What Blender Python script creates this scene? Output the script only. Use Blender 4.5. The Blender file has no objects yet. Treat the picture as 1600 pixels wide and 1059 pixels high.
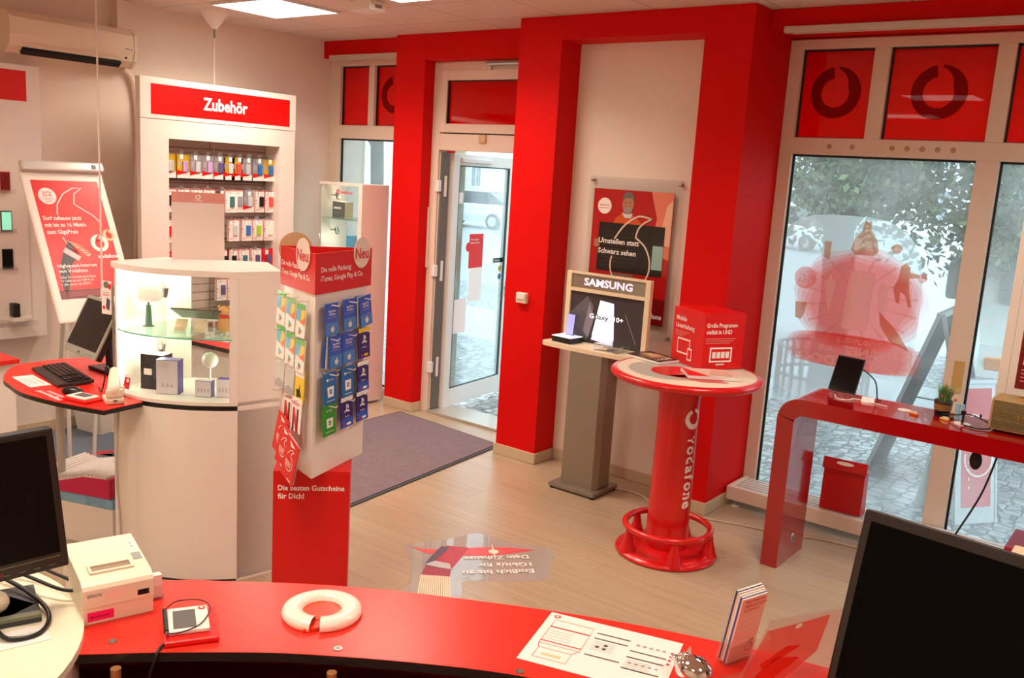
import bpy, bmesh, math, random
from mathutils import Matrix, Vector
random.seed(7)
S = bpy.context.scene
COL = S.collection
# ---------------------------------------------------------------- camera
YAW, PITCH, ROLL, FPX = math.radians(37.07), math.radians(10.34), math.radians(3.557), 1417.8
cd = bpy.data.cameras.new('camera'); cam = bpy.data.objects.new('camera', cd); COL.objects.link(cam)
cd.sensor_width = 36; cd.lens = FPX/1600*36; cd.clip_start = .05; cd.clip_end = 500
_f = Vector((-math.sin(YAW)*math.cos(PITCH), math.cos(YAW)*math.cos(PITCH), -math.sin(PITCH)))
_r = Vector((math.cos(YAW), math.sin(YAW), 0)); _u = _r.cross(_f)
_r2 = math.cos(ROLL)*_r+math.sin(ROLL)*_u; _u2 = -math.sin(ROLL)*_r+math.cos(ROLL)*_u
_m = Matrix((_r2, _u2, -_f)).transposed().to_4x4(); _m.translation = (0, 0, 2.2)
cam.matrix_world = _m
S.camera = cam
# ---------------------------------------------------------------- world: bright overcast rainy day
W = bpy.data.worlds.new('world'); S.world = W; W.use_nodes = True
wn = W.node_tree.nodes; wl = W.node_tree.links
bg = wn['Background']; tc = wn.new('ShaderNodeTexCoord'); sx = wn.new('ShaderNodeSeparateXYZ'); cr = wn.new('ShaderNodeValToRGB')
wl.new(tc.outputs['Generated'], sx.inputs[0]); wl.new(sx.outputs['Z'], cr.inputs[0]); wl.new(cr.outputs[0], bg.inputs[0])
cr.color_ramp.elements[0].position = 0; cr.color_ramp.elements[0].color = (.62, .72, .76, 1)
cr.color_ramp.elements[1].position = .5; cr.color_ramp.elements[1].color = (.80, .93, 1, 1)
bg.inputs[1].default_value = 3.4
# ---------------------------------------------------------------- ceiling lamps (area light inside each louvre fixture)
LIGHTS = [(-5.855, 4.54), (-4.30, 4.38), (-5.0, 1.6), (-2.6, 1.3), (-1.0, 3.9), (1.0, 1.0), (-3.6, -1.2), (-.6, -1.2)]
for i, (x, y) in enumerate(LIGHTS):
    L = bpy.data.lights.new('louvre_lamp', 'AREA'); L.shape = 'RECTANGLE'; L.size = .70; L.size_y = .56
    L.energy = 21; L.color = (1, .82, .66); L.spread = math.radians(140)
    o = bpy.data.objects.new('louvre_lamp', L); COL.objects.link(o); o.location = (x, y, 3.285)
S.view_settings.view_transform = 'Standard'; S.view_settings.look = 'None'; S.view_settings.gamma = 1
S.view_settings.exposure = 0.5; S.view_settings.use_curve_mapping = False
S.cycles.max_bounces = 8; S.cycles.transparent_max_bounces = 16; S.cycles.diffuse_bounces = 5
S.cycles.use_denoising = True

# ---------------------------------------------------------------- materials
def lin(c):
    return tuple(((v/255)/12.92 if v/255 <= .04045 else ((v/255+.055)/1.055)**2.4) for v in c[:3])+(1,)
MATS = {}
def mat(name, rgb=(200, 200, 200), rough=.5, metal=0., spec=.5, em=None, es=0., noise=0., nscale=20., bump=0., coat=0., trans=0.):
    if name in MATS: return MATS[name]
    m = bpy.data.materials.new(name); m.use_nodes = True; MATS[name] = m
    n = m.node_tree.nodes; l = m.node_tree.links; b = n['Principled BSDF']
    c = lin(rgb); b.inputs['Base Color'].default_value = c
    b.inputs['Roughness'].default_value = rough; b.inputs['Metallic'].default_value = metal
    b.inputs['Specular IOR Level'].default_value = spec
    if coat: b.inputs['Coat Weight'].default_value = coat; b.inputs['Coat Roughness'].default_value = .03
    if em: b.inputs['Emission Color'].default_value = lin(em); b.inputs['Emission Strength'].default_value = es
    if noise or bump:
        t = n.new('ShaderNodeTexCoord'); x = n.new('ShaderNodeTexNoise'); x.inputs['Scale'].default_value = nscale
        x.inputs['Detail'].default_value = 4; l.new(t.outputs['Object'], x.inputs['Vector'])
        if noise:
            mx = n.new('ShaderNodeMix'); mx.data_type = 'RGBA'; l.new(x.outputs['Fac'], mx.inputs['Factor'])
            mx.inputs[6].default_value = tuple(v*(1-noise) for v in c[:3])+(1,); mx.inputs[7].default_value = tuple(min(1, v*(1+noise)) for v in c[:3])+(1,)
            l.new(mx.outputs[2], b.inputs['Base Color'])
        if bump:
            bp = n.new('ShaderNodeBump'); bp.inputs['Strength'].default_value = bump; bp.inputs['Distance'].default_value = .01
            l.new(x.outputs['Fac'], bp.inputs['Height']); l.new(bp.outputs[0], b.inputs['Normal'])
    return m
def glassy(name, tint=(250, 252, 252), haze=0., hazecol=(235, 240, 242), gloss=1.0, rough=0.0, clump=0., front=.35):
    """thin pane: transparent + fresnel reflection (+ wet or frosted haze that scatters the light behind it)"""
    if name in MATS: return MATS[name]
    m = bpy.data.materials.new(name); m.use_nodes = True; MATS[name] = m
    n = m.node_tree.nodes; l = m.node_tree.links; n.remove(n['Principled BSDF']); out = n['Material Output']
    tr = n.new('ShaderNodeBsdfTransparent'); tr.inputs[0].default_value = lin(tint); cur = tr
    if haze:
        tl = n.new('ShaderNodeBsdfTranslucent'); tl.inputs[0].default_value = lin(hazecol)
        df = n.new('ShaderNodeBsdfDiffuse'); df.inputs[0].default_value = lin(hazecol)
        m0 = n.new('ShaderNodeMixShader'); m0.inputs[0].default_value = front; l.new(tl.outputs[0], m0.inputs[1]); l.new(df.outputs[0], m0.inputs[2])
        mh = n.new('ShaderNodeMixShader'); mh.inputs[0].default_value = haze
        if clump:
            t = n.new('ShaderNodeTexCoord'); x = n.new('ShaderNodeTexNoise'); x.inputs['Scale'].default_value = 1.6; x.inputs['Detail'].default_value = 5
            mr = n.new('ShaderNodeMapRange'); mr.inputs[1].default_value = .35; mr.inputs[2].default_value = .65
            mr.inputs[3].default_value = max(0, haze-clump); mr.inputs[4].default_value = haze+clump
            l.new(t.outputs['Object'], x.inputs['Vector']); l.new(x.outputs['Fac'], mr.inputs[0]); l.new(mr.outputs[0], mh.inputs[0])
        l.new(tr.outputs[0], mh.inputs[1]); l.new(m0.outputs[0], mh.inputs[2]); cur = mh
    if gloss:
        gl = n.new('ShaderNodeBsdfGlossy'); gl.inputs['Roughness'].default_value = rough
        fr = n.new('ShaderNodeFresnel'); geo = n.new('ShaderNodeNewGeometry')
        ir = n.new('ShaderNodeMapRange'); ir.inputs[3].default_value = 1.5; ir.inputs[4].default_value = 1/1.5
        l.new(geo.outputs['Backfacing'], ir.inputs[0]); l.new(ir.outputs[0], fr.inputs[0])
        mu = n.new('ShaderNodeMath'); mu.operation = 'MULTIPLY'; mu.inputs[1].default_value = gloss; l.new(fr.outputs[0], mu.inputs[0])
        mg = n.new('ShaderNodeMixShader'); l.new(mu.outputs[0], mg.inputs[0]); l.new(cur.outputs[0], mg.inputs[1]); l.new(gl.outputs[0], mg.inputs[2]); cur = mg
    l.new(cur.outputs[0], out.inputs[0]); return m

WHITE = mat('white_paint', (238, 224, 210), .6, noise=.03, nscale=3)
RED = mat('red_wall_paint', (214, 4, 2), .6, spec=.15, noise=.05, nscale=2.2)
GRED = mat('gloss_red', (160, 3, 10), .12, coat=.6)
PRED = mat('printed_red', (222, 10, 8), .35)
DRED = mat('dark_red_print', (120, 8, 14), .35)
PWHITE = mat('print_white', (245, 240, 235), .5)
LAM = mat('white_laminate', (238, 229, 220), .3, noise=.015, nscale=4)
CREAM = mat('cream_frame', (232, 214, 196), .4)
PLASTIC = mat('white_plastic', (235, 228, 218), .35)
BEIGE = mat('beige_plastic', (232, 218, 194), .45, noise=.02, nscale=60)
BLACK = mat('black_plastic', (14, 13, 13), .35)
BLACKM = mat('matt_black', (10, 9, 10), .7)
SCREEN = mat('dark_screen', (4, 2, 3), .12, spec=.25)
GREY = mat('grey_plastic', (120, 120, 116), .4)
LGREY = mat('light_grey', (190, 188, 184), .5)
STEEL = mat('steel', (170, 168, 164), .3, metal=1)
BRUSH = mat('brushed_grey', (150, 140, 124), .38, metal=.55, noise=.05, nscale=90)
CHROME = mat('chrome', (225, 222, 222), .06, metal=1)
WOODT = mat('tan_plinth', (202, 180, 150), .5, noise=.06, nscale=8)
GLASS = glassy('clear_glass', (250, 253, 252), gloss=1)
ACRYL = glassy('acrylic', (250, 251, 251), haze=.04, gloss=1.2)
WETHAZE = glassy('wet_hazed_window_glass', (244, 250, 251), haze=.16, clump=.08, gloss=1, front=.15)  # rain-wet pane; its white haze also stands in for the mist outdoors
DOORGLASS = glassy('hazed_door_glass', (240, 249, 252), haze=.24, clump=.08, gloss=1, front=.15)  # haze of the air outside put into the door pane
REDGLASS = glassy('red_film_glass', (190, 0, 0), haze=.9, hazecol=(236, 2, 4), gloss=1, front=.3)
# ---------------------------------------------------------------- mesh builder
FONTC = {}
def textmesh(s, bold):
    k = (s, bold)
    if k in FONTC: return FONTC[k]
    c = bpy.data.curves.new('t', 'FONT'); c.body = s; c.size = 1; c.resolution_u = 2; c.offset = bold
    o = bpy.data.objects.new('t', c); me = bpy.data.meshes.new_from_object(o)
    vs = [v.co.to_2d() for v in me.vertices]; fs = [list(p.vertices) for p in me.polygons]
    xs = [v.x for v in vs] or [0, 1]
    FONTC[k] = ([(v.x-min(xs), v.y) for v in vs], fs, max(xs)-min(xs))
    bpy.data.objects.remove(o); bpy.data.curves.remove(c); bpy.data.meshes.remove(me)
    return FONTC[k]
def frame(o, u, v):
    u = Vector(u).normalized(); v = Vector(v).normalized(); n = u.cross(v).normalized(); v = n.cross(u)
    m = Matrix((u, v, n)).transposed().to_4x4(); m.translation = o; return m
def TR(x=0, y=0, z=0, rz=0, rx=0, ry=0):
    return Matrix.Translation((x, y, z)) @ Matrix.Rotation(rz, 4, 'Z') @ Matrix.Rotation(ry, 4, 'Y') @ Matrix.Rotation(rx, 4, 'X')
def FY(x, y, z): return frame((x, y, z), (1, 0, 0), (0, 0, 1))      # a surface that faces -Y
def FX(x, y, z): return frame((x, y, z), (0, 1, 0), (0, 0, 1))      # a surface that faces +X
class MB:
    def __init__(s, M=None): s.v = []; s.f = []; s.mi = []; s.sm = []; s.ms = []; s.M = M or Matrix()
    def at(s, M): s.M = M; return s
    def add(s, vs, fs, m, smooth=False):
        b = len(s.v); s.v += [s.M @ Vector(p) for p in vs]
        if m not in s.ms: s.ms.append(m)
        k = s.ms.index(m)
        for f in fs: s.f.append([b+i for i in f]); s.mi.append(k); s.sm.append(smooth)
        return s
    def box(s, x0, y0, z0, x1, y1, z1, m, bev=0):
        if bev:
            b = min(bev, abs(x1-x0)/2.01, abs(y1-y0)/2.01, abs(z1-z0)/2.01)
            bm = bmesh.new(); bmesh.ops.create_cube(bm, size=1)
            for v in bm.verts: v.co = Vector(((x0+x1)/2+v.co.x*(x1-x0), (y0+y1)/2+v.co.y*(y1-y0), (z0+z1)/2+v.co.z*(z1-z0)))
            bmesh.ops.bevel(bm, geom=bm.edges[:], offset=b, segments=2, affect='EDGES', profile=.6)
            bm.verts.index_update(); s.add([tuple(v.co) for v in bm.verts], [[v.index for v in f.verts] for f in bm.faces], m); bm.free(); return s
        vs = [(x, y, z) for x in (x0, x1) for y in (y0, y1) for z in (z0, z1)]
        return s.add(vs, [(0, 1, 3, 2), (4, 6, 7, 5), (0, 4, 5, 1), (2, 3, 7, 6), (0, 2, 6, 4), (1, 5, 7, 3)], m)
    def prism(s, pts, z0, z1, m, mside=None, smooth=False):
        n = len(pts); vs = [(p[0], p[1], z0) for p in pts]+[(p[0], p[1], z1) for p in pts]
        a = sum(pts[i][0]*pts[(i+1) % n][1]-pts[(i+1) % n][0]*pts[i][1] for i in range(n))
        side = [(i, (i+1) % n, n+(i+1) % n, n+i) for i in range(n)]; cap = [list(range(n))[::-1], list(range(n, 2*n))]
        if a < 0: side = [f[::-1] for f in side]; cap = [f[::-1] for f in cap]
        s.add(vs, cap, m); return s.add(vs, side, mside or m, smooth)
    def lathe(s, prof, m, n=32, x=0, y=0, z=0, smooth=True, a0=0, a1=2*math.pi):
        full = abs(a1-a0-2*math.pi) < 1e-6; k = n if full else n+1; vs = []
        for i in range(k):
            a = a0+(a1-a0)*i/n
            vs += [(x+r*math.cos(a), y+r*math.sin(a), z+h) for r, h in prof]
        q = len(prof); fs = []
        for i in range(n):
            j = (i+1) % k
            for t in range(q-1): fs.append((i*q+t, j*q+t, j*q+t+1, i*q+t+1))
        return s.add(vs, fs, m, smooth)
    def cyl(s, x, y, z0, z1, r, m, n=20, r2=None):
        r2 = r if r2 is None else r2
        s.lathe([(r, z0), (r2, z1)], m, n, x, y)
        s.add([(x+r*math.cos(2*math.pi*i/n), y+r*math.sin(2*math.pi*i/n), z0) for i in range(n)], [list(range(n))[::-1]], m)
        return s.add([(x+r2*math.cos(2*math.pi*i/n), y+r2*math.sin(2*math.pi*i/n), z1) for i in range(n)], [list(range(n))], m)
    def tube(s, pts, r, m, n=8, smooth=True):
        P = [Vector(p) for p in pts]; vs = []; pn = None
        for i, p in enumerate(P):
            t = (P[min(i+1, len(P)-1)]-P[max(i-1, 0)]).normalized()
            if pn is None: pn = t.orthogonal().normalized()
            else: pn = (pn-t*pn.dot(t)); pn = pn.normalized() if pn.length > 1e-6 else t.orthogonal().normalized()
            bn = t.cross(pn); rr = r[i] if isinstance(r, (list, tuple)) else r
            vs += [p+pn*rr*math.cos(2*math.pi*k/n)+bn*rr*math.sin(2*math.pi*k/n) for k in range(n)]
        fs = [(i*n+k, i*n+(k+1) % n, (i+1)*n+(k+1) % n, (i+1)*n+k) for i in range(len(P)-1) for k in range(n)]
        s.add(vs, fs, m, smooth); q = (len(P)-1)*n
        return s.add(vs, [list(range(n))[::-1], list(range(q, q+n))], m)
    def torus(s, R, r, m, x=0, y=0, z=0, n=48, k=10):
        vs = [(x+(R+r*math.cos(2*math.pi*b/k))*math.cos(2*math.pi*a/n), y+(R+r*math.cos(2*math.pi*b/k))*math.sin(2*math.pi*a/n), z+r*math.sin(2*math.pi*b/k)) for a in range(n) for b in range(k)]
        return s.add(vs, [(a*k+b, ((a+1) % n)*k+b, ((a+1) % n)*k+(b+1) % k, a*k+(b+1) % k) for a in range(n) for b in range(k)], m, True)
    def ball(s, x, y, z, rx, ry, rz, m, n=16):
        h = n//2; vs = []
        for i in range(h+1):
            t = math.pi*i/h
            vs += [(x+rx*math.sin(t)*math.cos(2*math.pi*j/n), y+ry*math.sin(t)*math.sin(2*math.pi*j/n), z-rz*math.cos(t)) for j in range(n)]
        return s.add(vs, [(i*n+j, i*n+(j+1) % n, (i+1)*n+(j+1) % n, (i+1)*n+j) for i in range(h) for j in range(n)], m, True)
    # flat printing on the current frame; k lifts it a hair off the surface
    def poly(s, pts, m, k=1):
        a = sum(pts[i][0]*pts[(i+1) % len(pts)][1]-pts[(i+1) % len(pts)][0]*pts[i][1] for i in range(len(pts)))
        if a < 0: pts = pts[::-1]
        return s.add([(p[0], p[1], k*.0007) for p in pts], [list(range(len(pts)))], m)
    def rect(s, x0, y0, x1, y1, m, k=1): return s.poly([(x0, y0), (x1, y0), (x1, y1), (x0, y1)], m, k)
    def disc(s, x, y, r, m, k=1, n=36, ry=None):
        return s.poly([(x+r*math.cos(2*math.pi*i/n), y+(ry or r)*math.sin(2*math.pi*i/n)) for i in range(n)], m, k)
    def stroke(s, pts, w, m, k=1):
        P = [Vector(p) for p in pts]; L = []
        for i, p in enumerate(P):
            t = (P[min(i+1, len(P)-1)]-P[max(i-1, 0)]).normalized(); q = Vector((-t.y, t.x))*w/2; L.append((p+q, p-q))
        vs = [(a.x, a.y, k*.0007) for q in L for a in q]
        return s.add(vs, [(2*i+1, 2*i+3, 2*i+2, 2*i) for i in range(len(P)-1)], m)
    def text(s, t, x, y, h, m, k=2, bold=.012, w=None, align='l', mirror=False):
        vs, fs, tw = textmesh(t, bold); sc = h/.72; sxx = (w/tw) if w else sc; W_ = tw*sxx
        ox = x if align == 'l' else (x-W_/2 if align == 'c' else x-W_)
        return s.add([(ox+a*sxx, y+b*sc, k*.0007) for a, b in vs], fs, m)
    def logo(s, x, y, r, m1, m2, k=2):
        """round badge with a speech-mark drop"""
        s.disc(x, y, r, m1, k)
        s.disc(x, y-.08*r, .52*r, m2, k+1)
        s.poly([(x-.50*r, y+.05*r), (x-.34*r, y+.55*r), (x+.02*r, y+.93*r), (x+.30*r, y+.97*r), (x+.06*r, y+.72*r), (x+.02*r, y+.40*r), (x+.2*r, y+.2*r)], m2, k+1)
        return s
    def outline(s, x, y, r, m, w, k=2, a0=-250, a1=70):
        """the big thin-line speech mark of the posters"""
        pts = [(r*math.cos(math.radians(a)), r*math.sin(math.radians(a))) for a in range(160, 361, 10)]
        pts += [(p.x*r, p.y*r) for p in smoothpath([(1, 0, 0), (.95, .4, 0), (.68, .9, 0), (.2, 1.25, 0)], 5)[1:]]
        s.stroke([(x+p[0], y+p[1]) for p in pts], w, m, k)
        s.stroke([(x+p.x*r, y+p.y*r) for p in smoothpath([(.2, 1.25, 0), (.30, 1.62, 0), (.55, 1.9, 0), (.92, 2.1, 0)], 5)], w, m, k)
        return s.stroke([(x+p.x*r, y+p.y*r) for p in smoothpath([(.92, 2.1, 0), (.5, 2.18, 0), (.15, 2.13, 0), (-.42, 1.73, 0), (-.88, 1.1, 0)], 5)], w, m, k)
    def build(s, name, parent=None, **pr):
        me = bpy.data.meshes.new(name)
        pw = WORLD.get(parent.name) if parent else None
        if pw is None and parent: pw = Matrix()
        if parent is None:
            xs = [v.x for v in s.v]; ys = [v.y for v in s.v]; zs = [v.z for v in s.v]
            o = Vector(((min(xs)+max(xs))/2, (min(ys)+max(ys))/2, min(zs))); T = Matrix.Translation(-o); pw2 = Matrix.Translation(o)
        else: T = pw.inverted(); pw2 = pw
        me.from_pydata([T @ v for v in s.v], [], s.f)
        for m in s.ms: me.materials.append(m)
        me.polygons.foreach_set('material_index', s.mi); me.polygons.foreach_set('use_smooth', s.sm)
        me.update()
        ob = bpy.data.objects.new(name, me); COL.objects.link(ob)
        if parent: ob.parent = parent
        else: ob.location = o
        WORLD[ob.name] = pw2
        for k, v in pr.items(): ob[k] = v
        return ob
WORLD = {}
def thing(name, label, cat, loc=(0, 0, 0), rz=0, group=None, kind=None):
    o = bpy.data.objects.new(name, None); COL.objects.link(o); o.location = loc; o.rotation_euler = (0, 0, rz)
    WORLD[o.name] = Matrix.Translation(loc) @ Matrix.Rotation(rz, 4, 'Z'); o.empty_display_size = .1
    if label: o['label'] = label
    if cat: o['category'] = cat
    if group: o['group'] = group
    if kind: o['kind'] = kind
    return o
def tag(o, label, cat, group=None):
    o['label'] = label; o['category'] = cat
    if group: o['group'] = group
    return o
def copy_tree(o, loc, rz=None, label=None, group=None):
    c = o.copy(); COL.objects.link(c); c.location = loc
    if rz is not None: c.rotation_euler = (0, 0, rz)
    if label: c['label'] = label
    if group: c['group'] = group
    for ch in list(o.children):
        d = ch.copy(); COL.objects.link(d); d.parent = c
        for g in list(ch.children):
            e = g.copy(); COL.objects.link(e); e.parent = d
    return c
def bez(p0, p1, p2, p3, n=16):
    P = [Vector(p) for p in (p0, p1, p2, p3)]
    return [P[0]*(1-t)**3+P[1]*3*t*(1-t)**2+P[2]*3*t*t*(1-t)+P[3]*t**3 for t in [i/n for i in range(n+1)]]
def smoothpath(pts, n=8):
    P = [Vector(p) for p in pts]; out = []
    for i in range(len(P)-1):
        a, b, c, d = P[max(i-1, 0)], P[i], P[i+1], P[min(i+2, len(P)-1)]
        for j in range(n):
            t = j/n; out.append(.5*((2*b)+(c-a)*t+(2*a-5*b+4*c-d)*t*t+(3*b-a-3*c+d)*t**3))
    out.append(P[-1]); return out
# ================================================================ setting
def brickmat(name, c1, c2, cm, bw, bh, mortar, rough=.5, streak=0., offset=.5, rot=0, bump=0., spec=.5, swap=None):
    m = bpy.data.materials.new(name); m.use_nodes = True; n = m.node_tree.nodes; l = m.node_tree.links; b = n['Principled BSDF']
    t = n.new('ShaderNodeTexCoord'); mp = n.new('ShaderNodeMapping'); mp.inputs['Rotation'].default_value = (0, 0, rot); l.new(t.outputs['Object'], mp.inputs[0])
    if swap:                                                # run the courses along an upright face
        sp = n.new('ShaderNodeSeparateXYZ'); cb = n.new('ShaderNodeCombineXYZ'); l.new(t.outputs['Object'], sp.inputs[0])
        l.new(sp.outputs[swap], cb.inputs[0]); l.new(sp.outputs['Z'], cb.inputs[1]); l.new(cb.outputs[0], mp.inputs[0])
    br = n.new('ShaderNodeTexBrick'); l.new(mp.outputs[0], br.inputs['Vector']); br.offset = offset
    br.inputs['Color1'].default_value = lin(c1); br.inputs['Color2'].default_value = lin(c2); br.inputs['Mortar'].default_value = lin(cm)
    br.inputs['Scale'].default_value = 1; br.inputs['Mortar Size'].default_value = mortar; br.inputs['Brick Width'].default_value = bw; br.inputs['Row Height'].default_value = bh
    br.inputs['Mortar Smooth'].default_value = .1
    last = br.outputs['Color']
    if streak:
        mp2 = n.new('ShaderNodeMapping'); mp2.inputs['Scale'].default_value = (1.2, 22, 1); mp2.inputs['Rotation'].default_value = (0, 0, rot); l.new(t.outputs['Object'], mp2.inputs[0])
        ns = n.new('ShaderNodeTexNoise'); ns.inputs['Scale'].default_value = 1.5; ns.inputs['Detail'].default_value = 6; l.new(mp2.outputs[0], ns.inputs['Vector'])
        mr = n.new('ShaderNodeMapRange'); mr.inputs[1].default_value = .3; mr.inputs[2].default_value = .7; mr.inputs[3].default_value = 1-streak; mr.inputs[4].default_value = 1+streak*.5
        l.new(ns.outputs['Fac'], mr.inputs[0])
        mm = n.new('ShaderNodeVectorMath'); mm.operation = 'SCALE'; l.new(last, mm.inputs[0]); l.new(mr.outputs[0], mm.inputs['Scale']); last = mm.outputs[0]
    l.new(last, b.inputs['Base Color']); b.inputs['Roughness'].default_value = rough; b.inputs['Specular IOR Level'].default_value = spec
    if bump:
        bp = n.new('ShaderNodeBump'); bp.inputs['Strength'].default_value = bump; bp.inputs['Distance'].default_value = .02; bp.invert = True
        l.new(br.outputs['Fac'], bp.inputs['Height']); l.new(bp.outputs[0], b.inputs['Normal'])
    return m
FLOORM = brickmat('wood_laminate', (184, 163, 136), (175, 153, 126), (160, 138, 112), 1.25, .19, .0015, .30, streak=.13, spec=.5)
CEILM = brickmat('ceiling_tiles', (222, 204, 190), (219, 200, 186), (150, 124, 108), .775, .62, .004, .85, offset=0)
def st(name, mb, parent=None):
    o = mb.build(name, parent)
    if not parent: o['kind'] = 'structure'
    return o
XL, XR, YB, ZC = -6.97, 2.6, -2.6, 3.32
# slab tops use object coordinates measured from a corner that lines the tile joints up with the lamps
def slab(name, x0, y0, z0, x1, y1, z1, m, ox, oy):
    me_b = MB(); me_b.box(x0-ox, y0-oy, z0, x1-ox, y1-oy, z1, m)
    me = bpy.data.meshes.new(name); me.from_pydata(me_b.v, [], me_b.f); me.materials.append(m)
    o = bpy.data.objects.new(name, me); COL.objects.link(o); o.location = (ox, oy, 0); o['kind'] = 'structure'; WORLD[o.name] = Matrix.Translation((ox, oy, 0)); return o
slab('floor', XL, YB, -.12, XR, 6.22, 0, FLOORM, 0, 5.9)
slab('ceiling', XL, YB, ZC, XR, 6.3, ZC+.12, CEILM, -6.2425, 4.23)
st('wall_left', MB().box(XL-.2, YB-.2, -.12, XL, 6.5, ZC+.12, WHITE))
st('wall_back', MB().box(XL, YB-.2, -.12, XR+.2, YB, ZC+.12, WHITE))
st('wall_right', MB().box(XR, YB, -.12, XR+.2, 6.5, ZC+.12, WHITE))
# window front, left to right
OUT = mat('outer_plaster', (214, 214, 180), .8, noise=.05, nscale=9)
st('trim_1', MB().box(XL+.002, 5.98, 3.165, -5.90, 6.32, ZC-.002, RED))                       # red soffit over the left window
st('trim_2', MB().box(-6.86, 5.95, 3.135, -5.95, 5.978, 3.185, mat('blind_case', (206, 190, 176), .5)))
st('wall_front', MB().box(-5.90, 5.88, 0, -5.55, 6.32, ZC-.002, RED))                         # pillar left of the door
st('wall_front', MB().box(-5.549, 5.88, 3.10, -4.26, 6.32, ZC-.002, RED))                     # header over the door
st('wall_front', MB().box(-4.26, 5.51, 0, -3.88, 6.32, ZC-.002, RED))                         # pillar right of the door
st('wall_front', MB().box(-3.88, 5.76, 0, -2.77, 6.32, 3.19, WHITE))                          # pale recess
st('wall_front', MB().box(-3.88, 5.51, 3.155, -2.77, 6.32, ZC-.002, RED).box(-3.88, 5.52, 3.1555, -2.77, 5.759, 3.16, RED))
st('wall_front', MB().box(-2.77, 5.51, 0, -2.44, 6.32, ZC-.002, RED))                         # pillar beside the large window
st('trim_3', MB().box(-2.438, 5.75, 3.20, XR-.002, 6.32, ZC-.002, RED))
st('trim_4', MB().box(-2.33, 5.70, 3.165, 1.2, 5.745, 3.205, mat('blind_case', (206, 190, 176), .5), .006).box(-2.30, 5.745, 3.17, 1.2, 5.80, 3.199, CREAM))
st('wall_front', MB().box(.95, 5.9, 0, XR-.002, 6.32, 3.198, WHITE))
st('wall_outer', MB().box(XL-.2, 6.32, 3.12, XR+.2, 6.55, 4.6, OUT).box(-5.92, 6.32, -.12, -5.57, 6.5, 3.12, OUT).box(-4.24, 6.32, -.12, -2.46, 6.5, 3.12, OUT)
   .box(.97, 6.32, -.12, XR+.2, 6.5, 3.12, OUT).box(XL-.2, 6.5, -.12, XL, 6.55, 3.12, OUT))
# plinths
def plinth(n, pts):
    b = MB()
    for (x0, y0, x1, y1) in pts: b.box(x0, y0, .001, x1, y1, .085, WOODT, .004)
    st(n, b)
plinth('baseboard_front', [(-5.90, 5.866, -5.55, 5.879), (-5.5499, 5.866, -5.536, 6.0)])
plinth('baseboard_front', [(-4.275, 5.494, -3.866, 5.509), (-3.8795, 5.5095, -3.866, 5.745), (-4.275, 5.51, -4.2605, 5.96)])
plinth('baseboard_front', [(-3.866, 5.745, -2.785, 5.759), (-2.785, 5.51, -2.771, 5.745)])
plinth('baseboard_front', [(-2.785, 5.494, -2.426, 5.509), (-2.4395, 5.5095, -2.426, 6.10)])
plinth('baseboard_left', [(XL+.001, YB+.02, XL+.015, 5.95)])
GASK = mat('black_gasket', (16, 16, 18), .5)
# ---------------------------------------------------------------- windows
def window(name, x0, x1, y, zs, cols, ztop, zbot, frosty=None):
    """zs = (transom bottom, transom top); cols = list of upper pane spans, lower spans"""
    w = thing(name, None, None, (x0, y, 0), kind='structure')
    f = MB(); d0, d1 = y-.03, y+.05; zb, zt = zs
    up, lo = cols
    xs = [x0]+[v for s in up for v in s]+[x1]
    f.box(x0, d0, ztop-.06, x1, d1, ztop, CREAM, .004)
    f.box(x0, d0, zb, x1, d1, zt, CREAM, .004); f.box(x0, d0, zbot-.075, x1, d1, zbot, CREAM, .004)
    for i in range(0, len(xs), 2): f.box(xs[i], d0+.001, zt, xs[i+1], d1, ztop-.06, CREAM, .003)
    xs = [x0]+[v for s in lo for v in s]+[x1]
    for i in range(0, len(xs), 2): f.box(xs[i], d0+.001, zbot, xs[i+1], d1, zb, CREAM, .003)
    f.build('window_frame', w)
    for (a, b) in up:
        g = MB().box(a-.012, y+.018, zt-.012, b+.012, y+.03, ztop-.048, REDGLASS)
        h = .012
        for q in ((a, zt, a+h, ztop-.06), (b-h*.4, zt, b, ztop-.06), (a, ztop-.06-h, b, ztop-.06), (a, zt, b, zt+h*.4)): g.box(q[0], y+.002, q[1], q[2], y+.0179, q[3], GASK)
        g.build('red_pane', w)
        if b-a > .4:
            lm = glassy('ring_film', (190, 60, 60), haze=.45, hazecol=(120, 0, 8), gloss=.3, front=.3)
            q = MB(FY((a+b)/2, y+.0175, (zt+ztop-.06)/2+.01)); vs = []; N = 40
            for i in range(N+1):                                   # an open ring that tapers to a tail at the top
                t_ = math.radians(100)+2*math.pi*.965*i/N; ri = .085+.012*(1-i/N); ro = .165
                if i > N-7: ri += (i-N+7)*.010
                vs += [(ro*math.cos(t_), ro*math.sin(t_), .0007), (ri*math.cos(t_), ri*math.sin(t_)-.004, .0007)]
            q.add(vs, [(2*i+1, 2*i, 2*i+2, 2*i+3) for i in range(N)], lm); q.build('round_logo', w)
    for (a, b) in lo:
        MB().box(a-.012, y+.018, zbot-.012, b+.012, y+.024, zb+.012, WETHAZE).build('glass_pane', w)
        g = MB(); h = .014
        for q in ((a, zbot, a+h, zb), (b-h*.3, zbot, b, zb), (a, zb-h, b, zb), (a, zbot, b, zbot+h)): g.box(q[0], y+.002, q[1], q[2], y+.0179, q[3], GASK)
        g.build('gasket', w)
    return w
window('window_1', -6.969, -5.86, 6.10, (2.43, 2.555), ([(-6.83, -6.44), (-6.365, -5.93)], [(-6.83, -5.93)]), 3.16, .09)
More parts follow.
